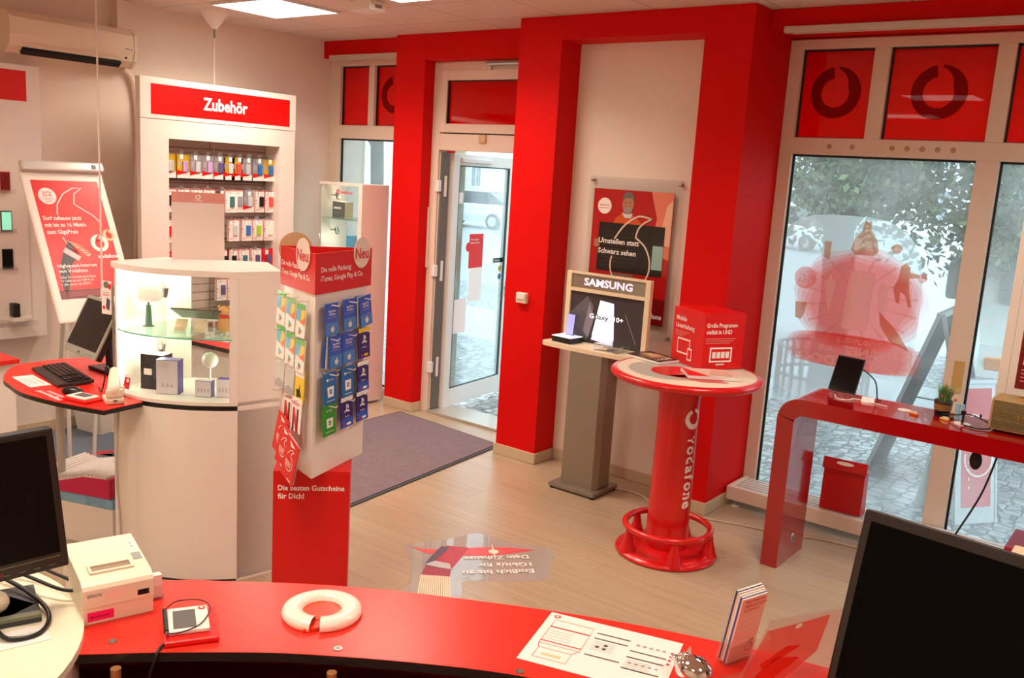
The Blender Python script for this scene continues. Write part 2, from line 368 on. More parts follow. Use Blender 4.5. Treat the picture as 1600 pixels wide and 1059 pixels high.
w2 = window('window_2', -2.438, .949, 6.15, (2.445, 2.555), ([(-2.35, -1.885), (-1.785, -1.175), (-1.075, -.3), (-.2, .85)], [(-2.35, -1.205), (-1.075, .85)]), 3.185, .09)
for x in (-2.10, -1.95, -1.70, -1.61, -1.52, -1.43, -1.34):
    MB().at(frame((x, 6.1195, 2.50), (1, 0, 0), (0, 0, 1))).lathe([(.017, 0), (.013, .004), (0, .005)], mat('suction_cup', (190, 160, 130), .2), 14).build('suction_cup', w2)
MB().box(-1.155, 6.114, 1.02, -1.095, 6.1195, 1.22, mat('parcel_tape', (206, 168, 100), .4)).build('tape_strip', w2)
# ---------------------------------------------------------------- door
ALU = mat('white_aluminium', (238, 238, 234), .35)
d = thing('door_1', None, None, (-5.5, 6.0, 0), kind='structure')
f = MB(); y0, y1 = 6.0, 6.10
f.box(-5.5485, y0, .001, -5.46, y1, 3.098, CREAM, .004).box(-4.34, y0, .001, -4.2615, y1, 3.098, CREAM, .004).box(-5.46, y0, 3.03, -4.34, y1, 3.098, CREAM, .003).box(-5.46, y0, 2.36, -4.34, y1, 2.50, CREAM, .004)
f.build('door_frame', d)
MB().box(-5.46, y0+.045, 2.499, -4.34, y0+.06, 2.52, GASK).box(-5.46, y0+.045, 3.02, -4.34, y0+.06, 3.035, GASK).build('gap_light_stop', d)  # dark strips added to block the light leak and darken the gaps
f = MB(); f.box(-5.455, y0-.012, 2.51, -5.385, y0+.04, 3.03, CREAM, .004).box(-4.42, y0-.012, 2.51, -4.345, y0+.04, 3.03, CREAM, .004).box(-5.385, y0-.012, 2.945, -4.42, y0+.04, 3.03, CREAM, .004).box(-5.385, y0-.012, 2.51, -4.42, y0+.04, 2.585, CREAM, .004)
tw = f.build('transom_sash', d)
MB().box(-5.39, y0+.02, 2.58, -4.415, y0+.03, 2.95, REDGLASS).box(-5.385, y0+.0, 2.585, -5.373, y0+.019, 2.945, GASK).box(-5.385, y0+.0, 2.936, -4.42, y0+.019, 2.945, GASK).build('red_pane', tw)
MB().box(-4.95, y0-.05, 3.055, -4.6, y0-.012, 3.075, STEEL, .004).box(-5.0, y0-.03, 3.02, -4.9, y0-.012, 3.06, CREAM, .004).build('transom_lever', tw)
MB().box(-5.0, y0-.02, 2.43, -4.93, y0-.001, 2.50, mat('tan_block', (214, 176, 140), .5), .003).build('sensor', d)
MB().box(-5.548, y0-.018, 1.32, -5.525, y0-.001, 1.86, CREAM, .006).build('transom_rod_cover', d)
MB().box(-5.46, y0-.02, .0, -4.275, y1+.22, .022, mat('threshold_metal', (196, 190, 180), .3, metal=.5), .004).build('threshold', d)
lf = MB(TR(-5.425, 6.135, 0, math.radians(96.5)))
for (a, b, c, e) in ((0, .02, .095, 2.34), (.955, .02, 1.05, 2.34), (.095, .02, .955, .19), (.095, 2.24, .955, 2.34)): lf.box(a, -.03, b, c, .03, e, ALU, .004)
L = lf.build('door_leaf', d)
MB(TR(-5.425, 6.135, 0, math.radians(96.5))).box(.085, -.005, .18, .965, .003, 2.25, DOORGLASS).build('glass_pane', L)
g = MB(TR(-5.425, 6.135, 0, math.radians(96.5)))
for (a, b, c, e) in ((.095, .19, .105, 2.24), (.943, .19, .955, 2.24), (.095, 2.23, .955, 2.24), (.095, .19, .955, .20)): g.box(a, -.0295, b, c, -.01, e, mat('teal_gasket', (60, 84, 88), .4))
g.build('gasket', L)
LF = TR(-5.425, 6.135, 0, math.radians(96.5))
# flat printing on the leaf faces the shop (its -y side)
lfm = LF @ frame((0, -.0065, 0), (1, 0, 0), (0, 0, 1))
MB(lfm).rect(.34, 1.30, .58, 1.62, PRED, 1).rect(.36, .98, .58, 1.30, PWHITE, 1).text('Wir sind gerne', .36, 1.56, .016, PWHITE, 3).text('wieder für Sie da', .36, 1.53, .016, PWHITE, 3).disc(.33, 1.50, .045, PRED, 3).build('red_notice', L)
MB(lfm).rect(.10, .70, .34, 1.02, PWHITE, 1).rect(.10, 1.9, .2, 2.0, PWHITE, 1).build('paper_sheet', L)
MB(lfm).rect(.77, 1.33, .945, 1.375, BLACK, 3).text('Drücken', .79, 1.343, .020, PWHITE, 5).disc(.90, 1.27, .03, mat('round_sticker', (180, 170, 60), .5), 3).disc(.90, 1.19, .03, mat('round_sticker2', (70, 110, 150), .5), 3).build('push_sign', L)
MB(LF).tube([(1.0, -.03, 1.08), (1.0, -.075, 1.08), (.90, -.08, 1.08)], .011, STEEL, 10).box(.985, -.036, .98, 1.015, -.03, 1.14, STEEL, .003).build('door_handle', L)
MB(LF).box(.10, -.055, 2.27, .60, -.031, 2.305, ALU, .006).build('closer_rail', L)
hg = MB()
hg.box(-5.458, 6.02, .03, -5.43, 6.115, 2.34, mat('hinge_rubber', (110, 104, 98), .5)).box(-5.452, 6.012, .03, -5.446, 6.0198, 2.34, ALU)
hg.build('seal_profile', d)
for z in (.42, 1.30, 2.05):
    MB().box(-5.475, 5.985, z-.05, -5.43, 6.03, z+.05, ALU, .006).cyl(-5.428, 6.07, z-.09, z+.09, .014, ALU, 12).build('hinge', d)
# ---------------------------------------------------------------- ground mat, sill bench
def carpet(name, c, sc=260, n=.35):
    m = mat(name, c, .95, spec=.1, noise=n, nscale=sc, bump=.5); return m
q = [(-5.607, 5.80), (-4.343, 5.69), (-4.157, 3.876), (-5.559, 3.95)]
mt = MB().prism(q, .002, .009, mat('mat_rubber', (62, 66, 70), .7)).prism([(-5.58, 5.775), (-4.37, 5.668), (-4.185, 3.905), (-5.535, 3.975)], .0091, .014, carpet('mat_pile', (126, 110, 116), 26, .20))
tag(mt.build('door_mat'), 'large grey violet entrance mat on the wooden floor inside the open door', 'mat')
b = thing('sill_convector', 'low white floor convector with slotted top under the large window', 'radiator', (-1, 5.9, 0))
MB().box(-2.42, 5.80, .05, .9, 5.825, .145, CREAM, .004).box(-2.42, 5.8255, .05, -2.39, 6.115, .145, CREAM, .003).box(.87, 5.8255, .05, .9, 6.115, .145, CREAM, .003).build('casing', b)
g = MB()
for i in range(6): g.box(-2.389, 5.835+i*.046, .120, .869, 5.862+i*.046, .140, mat('grille_white', (226, 220, 212), .4))
g.build('top_grille', b)
for x in (-2.36, -1.2, 0, .8): MB().cyl(x, 5.84, .0, .05, .013, STEEL, 12).cyl(x, 5.84, 0, .012, .028, PLASTIC, 14).build('foot', b)
# ================================================================ outside: wet square, cars, trees, houses
def cobblemat(name, c1, c2, scale, rough, joint=(60, 62, 62)):
    m = bpy.data.materials.new(name); m.use_nodes = True; n = m.node_tree.nodes; l = m.node_tree.links; b = n['Principled BSDF']
    t = n.new('ShaderNodeTexCoord'); v = n.new('ShaderNodeTexVoronoi'); v.feature = 'DISTANCE_TO_EDGE'; v.inputs['Scale'].default_value = scale; v.inputs['Randomness'].default_value = .55
    v2 = n.new('ShaderNodeTexVoronoi'); v2.inputs['Scale'].default_value = scale; v2.inputs['Randomness'].default_value = .55
    l.new(t.outputs['Object'], v.inputs['Vector']); l.new(t.outputs['Object'], v2.inputs['Vector'])
    r = n.new('ShaderNodeMapRange'); r.inputs[1].default_value = .02; r.inputs[2].default_value = .10; l.new(v.outputs['Distance'], r.inputs[0])
    sp = n.new('ShaderNodeSeparateColor'); l.new(v2.outputs['Color'], sp.inputs[0])
    m1 = n.new('ShaderNodeMix'); m1.data_type = 'RGBA'; m1.inputs[6].default_value = lin(c1); m1.inputs[7].default_value = lin(c2); l.new(sp.outputs[0], m1.inputs[0])
    m2 = n.new('ShaderNodeMix'); m2.data_type = 'RGBA'; m2.inputs[6].default_value = lin(joint); l.new(m1.outputs[2], m2.inputs[7]); l.new(r.outputs[0], m2.inputs[0])
    l.new(m2.outputs[2], b.inputs['Base Color']); b.inputs['Roughness'].default_value = rough
    bp = n.new('ShaderNodeBump'); bp.inputs['Strength'].default_value = .7; bp.inputs['Distance'].default_value = .02; l.new(r.outputs[0], bp.inputs['Height']); l.new(bp.outputs[0], b.inputs['Normal'])
    return m
COB = cobblemat('wet_cobbles', (132, 140, 142), (176, 184, 186), 9, .28, (74, 78, 78))
SLABM = brickmat('wet_slabs', (176, 186, 188), (166, 176, 180), (126, 134, 136), .9, .9, .006, .25, streak=.06, bump=.4)
ASPH = mat('wet_asphalt', (150, 160, 164), .3, noise=.15, nscale=30, bump=.2)
def g_(name, x0, y0, x1, y1, z, m):
    st(name, MB().box(x0, y0, z-.1, x1, y1, z, m))
g_('pavement', -60, 6.32, 40, 9.4, -.03, COB)
g_('pavement', -60, 9.401, 40, 11.6, -.032, SLABM)
g_('pavement', -60, 11.601, 40, 14.2, -.034, COB)
g_('road', -90, 14.201, 70, 70, -.10, ASPH)
# far houses
def house(x0, x1, y, h, wallc, label, rows, cols, roofc=(150, 120, 110)):
    t = thing('town_house', label, 'building', ((x0+x1)/2, y, -.1), group=None)
    wm = mat('plaster_%d_%d_%d' % wallc, wallc, .8, noise=.04, nscale=.6); win = mat('far_window', (120, 136, 146), .1); tr = mat('far_trim', (238, 240, 240), .7)
    MB().box(x0, y, -.1, x1, y+9, h, wm).box(x0-.1, y-.15, h, x1+.1, y+9.1, h+.5, tr).build('wall', t)
    MB().prism([(y-.4, h+.5), (y+9.4, h+.5), (y+4.5, h+4.5)], x0, x1, mat('roof_%d' % roofc[0], roofc, .8)).build('roof', t) if False else \
    MB(Matrix(((0, 0, 1, 0), (1, 0, 0, 0), (0, 1, 0, 0), (0, 0, 0, 1)))).prism([(y-.4, h+.5), (y+9.4, h+.5), (y+4.5, h+4.5)], x0, x1, mat('roof_%d' % roofc[0], roofc, .8)).build('roof', t)
    w = (x1-x0)/cols; rh = (h-.3)/rows
    for r in range(rows):
        for c in range(cols):
            cx = x0+w*(c+.5); z0 = r*rh+.9
            f = MB().box(cx-.65, y-.08, z0-.12, cx+.65, y-.001, z0+2.0, tr).build('window', t)
            MB().box(cx-.5, y-.10, z0, cx+.5, y-.081, z0+1.85, win).box(cx-.03, y-.11, z0, cx+.03, y-.1001, z0+1.85, tr).build('window_glass', f)
house(-78, -62, 62, 12, (214, 214, 206), 'pale grey house far across the square, seen through the narrow left window', 3, 4)
house(-61.5, -46, 62, 14, (226, 222, 206), 'cream house across the square seen behind the open glass door', 4, 4)
house(-45.5, -28, 62, 12.5, (206, 214, 214), 'light grey house across the square behind the parked silver car', 3, 5)
house(-27.5, -12, 62, 14, (220, 226, 226), 'off white house behind the tree crown in the large window', 4, 4)
house(-11.5, 6, 62, 12, (214, 220, 216), 'pale house behind the delivery van, at the right edge of the square', 3, 5)
# cars
def car(x, y, rz, body, label, L=4.4, H=1.47, Wd=1.76, name='car', tail=False):
    t = thing(name, label, 'car', (x, y, -.1), rz)
    T = TR(x, y, -.1, rz); bm_ = mat('car_paint_%d' % body[0], body, .2, metal=.1, coat=1); gl = mat('car_glass', (40, 48, 54), .05); bk = mat('tyre_rubber', (22, 22, 24), .8)
    half = L/2
    prof = [(-half, .32), (-half-.02, .62), (-half+.08, .86), (-half+1.15, .98), (-half+1.2, .985), (half-.55, 1.0), (half-.08, .95), (half, .62), (half-.04, .32)]
    def loft(secs, m, nm):
        vs = []; fs = []; k = len(secs[0])
        for s_ in secs: vs += s_
        for i in range(len(secs)-1):
            for j in range(k-1): fs.append((i*k+j, i*k+j+1, (i+1)*k+j+1, (i+1)*k+j))
        fs += [list(range(k))[::-1], list(range((len(secs)-1)*k, len(secs)*k))]
        return MB(T).add(vs, fs, m, False).build(nm, t)
    sec = []
    for fx, zt, wf in ((-1, .60, .84), (-.97, .80, .93), (-.5, .96, 1), (0, .99, 1), (.6, 1.0, 1), (.93, .96, .95), (1, .66, .86)):
        hw = Wd/2*wf; xx = half*fx
        sec.append([(xx, -hw*.96, .26), (xx, -hw, .55), (xx, -hw*.97, zt-.06), (xx, -hw*.86, zt), (xx, hw*.86, zt), (xx, hw*.97, zt-.06), (xx, hw, .55), (xx, hw*.96, .26)])
    loft(sec, bm_, 'body')
    cab = []
    for fx, zt in ((-.48, .97), (-.12, H), (.45, H), (.86, .99)):
        hw = Wd/2*.84 if zt < 1.1 else Wd/2*.68; xx = half*fx
        cab.append([(xx, -hw, .95), (xx, -hw*.99, zt), (xx, hw*.99, zt), (xx, hw, .95)])
    loft(cab, gl, 'cabin_glass')
    MB(T).box(-.12*half-.03, -Wd/2*.67, H-.012, .45*half+.03, Wd/2*.67, H+.03, bm_, .02).build('car_roof', t)
    for sx_ in (-.62, .62):
        for sy in (-1, 1):
            w = MB(T @ TR(sx_*half, sy*(Wd/2-.06), .32, 0, math.pi/2)); w.cyl(0, 0, -.11, .11, .32, bk, 24).cyl(0, 0, -.115, .115, .20, STEEL, 16); w.build('wheel', t)
    for sy in (-.62, .62):
        MB(T).box(-half-.03, sy-.16, .62, -half+.1, sy+.16, .76, mat('head_lamp', (235, 235, 235), .1), .02).build('head_lamp', t)
        MB(T).box(half-.06, sy-.16, .72, half+.03, sy+.16, .90, mat('tail_lamp', (200, 10, 8), .2), .02).build('tail_lamp', t)
    return t
car(-24.6, 29.5, math.radians(8), (196, 202, 206), 'silver car parked across the square, seen through the open door glass')
car(-38.5, 27.5, math.radians(20), (226, 230, 232), 'white car parked far off, seen through the narrow left window', H=1.5)
car(-13.6, 36.5, math.radians(160), (228, 232, 234), 'white estate car with red tail lamps behind the tree', L=4.7, H=1.7)
# delivery van close to the window
def van():
    x, y = -1.0, 10.75; RZ = math.radians(104); t = thing('delivery_van', 'big white delivery van parked close outside the right window', 'van', (x, y, -.03), RZ)
    wm = mat('van_white', (226, 232, 236), .25, coat=.6); bk = mat('tyre_rubber', (22, 22, 24), .8); gr = mat('van_bumper', (110, 118, 124), .5); gl = mat('van_glass', (96, 110, 118), .06)
    T = TR(x, y, -.03, RZ)
    side = [(-1.95, .42), (-2.0, .75), (-1.9, 1.02), (-1.15, 1.32), (-.35, 2.15), (-.1, 2.35), (3.6, 2.42), (3.65, .42)]
    X = Matrix(((1, 0, 0, 0), (0, 0, 1, 0), (0, 1, 0, 0), (0, 0, 0, 1)))
    MB(T @ X).prism(side, -.95, .95, wm).build('body', t)
    MB(T @ X).prism([(-1.02, 1.36), (-.32, 2.08), (.45, 2.12), (.45, 1.32)], -.965, -.951, gl).build('side_window', t)
    MB(T @ X).prism([(-1.02, 1.36), (-.32, 2.08), (.45, 2.12), (.45, 1.32)], .951, .965, gl).build('side_window', t)
    f = MB(T); f.add([(-1.20, -.80, 1.335), (-1.20, .80, 1.335), (-.37, .76, 2.175), (-.37, -.76, 2.175)], [(0, 3, 2, 1)], gl); f.build('windscreen', t)
    MB(T).box(-2.05, -.97, .34, -1.5, .97, .70, gr, .05).box(-1.5, -.972, .40, 3.6, -.952, .62, gr, .01).build('bumper', t)
    for cx in (-1.15, 2.6):
        w = MB(T @ TR(cx, -.84, .34, 0, math.pi/2)); w.cyl(0, 0, -.11, .12, .34, bk, 28).cyl(0, 0, .12, .125, .2, STEEL, 18); w.build('wheel', t)
        w = MB(T @ TR(cx, .84, .34, 0, math.pi/2)); w.cyl(0, 0, -.12, .11, .34, bk, 28); w.build('wheel', t)
    m = MB(T).box(-1.05, -1.24, 1.30, -.88, -1.04, 1.66, mat('mirror_black', (52, 58, 62), .5), .04).tube([(-.9, -1.1, 1.4), (-.8, -.96, 1.36)], .025, BLACK); m.build('side_mirror', t)
    MB(T).box(-1.05, 1.04, 1.30, -.88, 1.24, 1.66, mat('mirror_black', (52, 58, 62), .5), .04).tube([(-.9, 1.1, 1.4), (-.8, .96, 1.36)], .025, BLACK).build('side_mirror', t)
    MB(T).box(-1.98, .62, .80, -1.82, .9, .92, mat('indicator', (240, 150, 60), .3), .02).build('head_lamp', t)
    MB(T).box(-1.98, -.9, .80, -1.82, -.62, .92, mat('indicator', (240, 150, 60), .3), .02).build('head_lamp', t)
van()
# pavement A-boards
def aboard(P, rz, h, w, printed, label, spread=.55, dark=False):
    t = thing('pavement_sign', label, 'sign', (P[0], P[1], -.03), rz); T = TR(P[0], P[1], -.03, rz)
    al = mat('board_aluminium', (176, 184, 188), .35, metal=.4); wet = mat('wet_dark_board', (42, 45, 52), .6, spec=.1, noise=.9, nscale=110)
    for sgn, nm in ((-1, 'front_panel'), (1, 'rear_panel')):
        a = math.atan2(spread/2, h); F = T @ Matrix.Translation((0, 0, h)) @ Matrix.Rotation(-sgn*a, 4, 'X') if False else None
        o = Vector((-w/2, sgn*spread/2, 0)); v = Vector((0, -sgn*spread/2, h)); u = Vector((1, 0, 0))
        if sgn > 0: o = Vector((w/2, sgn*spread/2, 0)); u = Vector((-1, 0, 0))
        G = T @ frame(o, u, v); hh = v.length
        p = MB(G).box(0, 0, 0, w, hh, .02, wet if dark else al, .006).box(-.004, 0, -.004, .012, hh, .024, al).box(w-.012, 0, -.004, w+.004, hh, .024, al).box(.0, hh-.03, -.01, w, hh, .03, al, .004)
        pn = p.build(nm, t)
        q = MB(G @ Matrix.Translation((0, 0, .0205)))
        if dark: q.rect(.05, .18, w-.05, hh-.06, wet)
        else:
            q.rect(.05, .12, w-.05, hh-.06, mat('wet_red_poster', (206, 40, 44), .3)).outline(w*.55, hh*.45, .12, PWHITE, .012, 2)
            for i in range(4): q.rect(.12, .25+.06*i, w-.25, .27+.06*i, PWHITE, 2)
            q.logo(w-.2, hh-.3, .06, PWHITE, PRED, 2)
        q.build('poster', pn)
    MB(T).tube([(-w/2-.01, -spread/2*.6, h*.4), (-w/2-.01, spread/2*.6, h*.4)], .008, al).tube([(w/2+.01, -spread/2*.6, h*.4), (w/2+.01, spread/2*.6, h*.4)], .008, al).build('stay_bar', t)
aboard((-1.55, 7.80), math.radians(92), 1.38, .80, True, 'tall rain-spotted pavement board with dark wet panel outside the window', .80, dark=True)
aboard((-1.17, 6.98), math.radians(55), 1.0, .36, True, 'narrow red pavement poster board behind the window mullion', .36)
# trees
def tree(x, y, h, crown, label, blobs, nleaf, seed, trunk=.2, hang=()):
    rnd = random.Random(seed); t = thing('street_tree', label, 'tree', (x, y, -.05)); bark = mat('wet_bark', (58, 60, 54), .8, noise=.3, nscale=18, bump=.5)
    b = MB().tube(smoothpath([(x, y, -.05), (x+.05, y, h*.5), (x-.03, y, h)], 6), trunk, bark, 12)
    ends = []
    for i in range(9):
        a = i*2*math.pi/9+rnd.random()*.5; l_ = crown*(.55+.4*rnd.random())
        e = (x+l_*math.cos(a), y+l_*math.sin(a)*.8, h+rnd.uniform(.5, 2.4)); s0 = (x+rnd.uniform(-.04, .04), y, h*rnd.uniform(.72, 1))
        md = ((x+e[0])/2+rnd.uniform(-.3, .3), (y+e[1])/2, (s0[2]+e[2])/2+.35)
        pth = smoothpath([s0, md, e], 6); b.tube(pth, [trunk*.5*(1-.85*k/12) for k in range(len(pth))], bark, 7); ends.append(e)
    b.build('trunk', t)
    L = MB(); g1 = mat('leaf_dark', (96, 120, 92), .6); g2 = mat('leaf_mid', (124, 148, 112), .6); g3 = mat('leaf_pale', (156, 176, 138), .6)
    cs = [(e[0], e[1], e[2], rnd.uniform(.8, 1.3)) for e in ends]
    cs += [(x+rnd.uniform(-1, 1)*crown, y+rnd.uniform(-1, 1)*crown*.8, h+rnd.uniform(.35, 3.2), rnd.uniform(.5, 1.1)) for _ in range(blobs)]
    cs += [(x+p[0], y+p[1], h+p[2], p[3]) for p in hang]
    vs = []; fs = []; mi = []
    for i in range(nleaf):
        c = cs[rnd.randrange(len(cs))]
        d = Vector((rnd.gauss(0, 1), rnd.gauss(0, 1), rnd.gauss(0, .7))).normalized()*c[3]*rnd.random()**.45
        p = Vector(c[:3])+d; s_ = rnd.uniform(.024, .05)
        u = Vector((rnd.gauss(0, 1), rnd.gauss(0, 1), rnd.gauss(0, 1))).normalized(); v = u.cross(Vector((rnd.gauss(0, 1), rnd.gauss(0, 1), rnd.gauss(0, 1)))).normalized()
        k = len(vs); vs += [p-u*s_*1.3, p-v*s_*.7, p+u*s_*1.3, p+v*s_*.7]; fs.append([k, k+1, k+2, k+3]); mi.append(rnd.choice((0, 0, 1, 1, 2)))
    L.v = vs; L.f = fs; L.mi = mi; L.sm = [False]*len(fs); L.ms = [g1, g2, g3]
    L.build('crown', t)
    return t
tree(-3.40, 10.6, 1.95, 3.2, 'broad leafy street tree with dark forked trunk behind the frosted sticker', 44, 62000, 3, .17,
     hang=((-1.6, -.6, .2, .5), (-1.5, -.8, -.25, .3), (1.4, -.5, .1, .8), (2.2, -.6, .25, .9), (.6, -.5, .45, .6), (3.0, -.5, .2, .8), (3.6, -.8, .5, .8), (1.9, -.8, -.15, .5), (2.7, -1, -.35, .35)))
tree(-16.2, 15.6, 3.2, 2.6, 'street tree whose leaves hang into the narrow left window view', 18, 12000, 5, .16)
g = thing('tree_guard', 'round dark metal guard around the foot of the street tree', 'tree guard', (-3.40, 10.6, -.03))
b = MB()
for i in range(26):
    a = i*2*math.pi/26; b.box(-3.40+.52*math.cos(a)-.012, 10.6+.52*math.sin(a)-.012, -.03, -3.40+.52*math.cos(a)+.012, 10.6+.52*math.sin(a)+.012, .42, mat('guard_metal', (70, 78, 82), .5))
b.build('upright', g); MB().torus(.52, .02, mat('guard_metal', (70, 78, 82), .5), -3.40, 10.6, .42, 36, 6).torus(.52, .02, mat('guard_metal', (70, 78, 82), .5), -3.40, 10.6, .1, 36, 6).build('ring', g)
# ================================================================ left side of the shop
PINK = mat('pale_pink_print', (226, 150, 142), .5); PAPER = mat('paper', (238, 232, 228), .6); INK = mat('ink_grey', (90, 86, 84), .6); INKL = mat('ink_light', (176, 170, 168), .6)
YEL = mat('pack_yellow', (206, 168, 40), .4); PGREY = mat('pack_grey', (150, 150, 158), .4); BLUE = mat('case_blue', (46, 120, 200), .3); LIME = mat('case_lime', (170, 216, 50), .3); PUR = mat('case_purple', (96, 84, 130), .3)
TEAL = mat('case_teal', (60, 120, 124), .4); CORAL = mat('case_coral', (236, 84, 78), .35); LILAC = mat('case_lilac', (196, 160, 214), .3); SILV = mat('case_silver', (200, 204, 208), .25); CLEARP = glassy('clear_blister', (240, 244, 244), haze=.12, gloss=1.2)
# air conditioner
t = thing('air_conditioner', 'long cream air conditioner mounted high on the pale wall', 'air conditioner', (XL, 3.5, 2.82))
X = Matrix(((1, 0, 0, 0), (0, 0, 1, 0), (0, 1, 0, 0), (0, 0, 0, 1)))
prof = [(XL+.001, 2.83), (XL+.14, 2.815), (XL+.20, 2.86), (XL+.225, 2.94), (XL+.215, 3.05), (XL+.17, 3.095), (XL+.001, 3.10)]
MB(X).prism(prof, 3.03, 3.92, BEIGE, smooth=False).build('body', t)
for y in (3.005, 3.921): MB(X).prism([(XL+.001, 2.825), (XL+.145, 2.81), (XL+.207, 2.86), (XL+.232, 2.94), (XL+.222, 3.055), (XL+.17, 3.10), (XL+.001, 3.104)], y, y+.024, BEIGE).build('end_cap', t)
MB(frame((XL+.2015, 3.10, 2.856), (0, 1, 0), (-.55, 0, -.4))).box(0, .003, -.02, .72, .055, .003, BLACKM).build('air_slot', t)
MB(frame((XL+.213, 3.10, 2.885), (0, 1, 0), (.18, 0, .8))).box(0, -.003, .0, .72, .002, .006, BEIGE).rect(.74, .06, .775, .066, GREY, 4).disc(.79, .06, .006, GREY, 4).rect(.745, -.01, .765, .004, BLACK, 4).build('louvre_flap', t)
tag(MB().box(XL+.001, 3.86, 3.105, XL+.09, 3.96, ZC-.002, WHITE, .004).build('duct_cover'), 'white cable duct rising to the ceiling above the air conditioner', 'cable duct')
tag(MB().tube(smoothpath([(XL+.04, 3.93, 2.815), (XL+.035, 4.02, 2.70), (XL+.03, 4.05, 2.3), (XL+.03, 4.03, 1.7), (XL+.03, 4.0, .2)], 6), .022, WHITE, 10).build('drain_pipe'), 'cream pipe running down the wall from the air conditioner behind the accessory display', 'pipe')
tag(MB().cyl(XL+.36, 4.53, ZC-.13, ZC-.001, .02, PLASTIC, 24, .115).tube([(XL+.36, 4.53, ZC-.2), (XL+.36, 4.53, ZC-.128)], .008, GREY, 8).tube([(XL+.36, 4.53, 2.2), (XL+.36, 4.53, ZC-.19)], .002, WHITE, 5).build('ceiling_rose'), 'white cone shaped ceiling rose with a hanging cord beside the lit ceiling lamp', 'ceiling rose')
tag(MB().box(-5.05, 4.55, ZC-.07, -4.84, 4.70, ZC-.001, PLASTIC, .008).box(-4.839, 4.60, ZC-.05, -4.834, 4.66, ZC-.03, GREY).build('detector'), 'small white box fixed to the ceiling between the two louvre lamps', 'detector')
tag(MB().box(-6.93, 3.12, ZC-.06, -6.80, 3.26, ZC-.001, PLASTIC, .008).disc(0, 0, .001, GREY).build('junction_box'), 'small cream box at the ceiling edge above the air conditioner', 'junction box')
# louvre ceiling lamps
LAMPM = mat('lamp_glow', (255, 250, 240), .5, em=(255, 246, 232), es=5)
LOUV = mat('louvre_fin', (236, 240, 244), .25)
for i, (x, y) in enumerate(LIGHTS):
    if i == 0:
        t = thing('ceiling_lamp', 'bright square louvre lamp in the ceiling above the accessory display', 'ceiling lamp', (x, y, ZC), group=None)
        MB().box(x-.385, y-.31, ZC-.018, x-.365, y+.31, ZC-.002, LOUV).box(x+.365, y-.31, ZC-.018, x+.385, y+.31, ZC-.002, LOUV).box(x-.365, y-.31, ZC-.018, x+.365, y-.29, ZC-.002, LOUV).box(x-.365, y+.29, ZC-.018, x+.365, y+.31, ZC-.002, LOUV).build('lamp_frame', t)
        b = MB().box(x-.364, y-.289, ZC-.006, x+.364, y+.289, ZC-.003, LAMPM); b.build('diffuser', t)
        b = MB()
        for k in range(1, 4): b.box(x-.364+k*.182-.008, y-.289, ZC-.017, x-.364+k*.182+.008, y+.289, ZC-.007, LOUV)
        for k in range(1, 9): b.box(x-.364, y-.289+k*.064-.002, ZC-.017, x+.364, y-.289+k*.064+.002, ZC-.0071, LOUV)
        b.build('louvre', t); lamp0 = t
    elif i == 1: copy_tree(lamp0, (x, y, ZC), label='louvre lamp at the top picture edge, nearer the door header')
    elif i == 4: copy_tree(lamp0, (x, y, ZC), label='louvre lamp mirrored in the red panes above the large window')
    elif i in (2, 3, 5, 6, 7): copy_tree(lamp0, (x, y, ZC), label='louvre ceiling lamp out of view above the counters', group='ceiling lamps over the counters')
# display board with phones at the left edge
t = thing('phone_wall_display', 'white wall display board with red header and phone shelves at the left edge', 'display board', (XL, 2.6, .78))
MB().box(XL+.001, 1.9, .78, -6.86, 3.25, 2.74, LAM, .004).build('back_board', t)
MB(FX(-6.8595, 0, 0)).rect(1.95, 2.49, 3.155, 2.70, PRED, 1).build('red_header', t)
MB().box(-6.858, 2.2, .90, -6.835, 3.13, 2.42, LAM, .006).build('raised_panel', t)
tabl = mat('tab_glow', (130, 230, 190), .3, em=(150, 230, 200), es=.5)
for i, z in enumerate((1.84, 1.56, 1.29)):
    MB().box(-6.834, 2.4, z, -6.80, 3.03, z+.01, ACRYL).box(-6.803, 2.4, z+.01, -6.80, 3.03, z+.03, ACRYL).build('acrylic_ledge', t)
    p = thing('display_phone', ('phone with pink cover on the upper acrylic ledge at the left edge', 'phone with bright green white screen on the middle ledge', 'black phone on the lower acrylic ledge at the left edge')[i], 'phone', (-6.815, 2.98, z+.01))
    MB().box(-6.826, 2.93, z+.012, -6.816, 3.005, z+.155, (PINK, BLACK, BLACK)[i], .004).build('case', p)
    MB(FX(-6.8155, 0, 0)).rect(2.935, z+.02, 3.0, z+.148, (DRED, tabl, SCREEN)[i], 1).build('screen', p)
tag(MB().box(-6.8, 2.93, .93, -6.70, 3.08, .96, LAM, .006).box(-6.834, 2.90, .905, -6.66, 3.10, .9299, ACRYL).box(-6.79, 2.95, .96, -6.72, 3.0, 1.06, BLACK, .01).build('router_sample'), 'white sample device standing on the lowest shelf of the phone wall display', 'device')
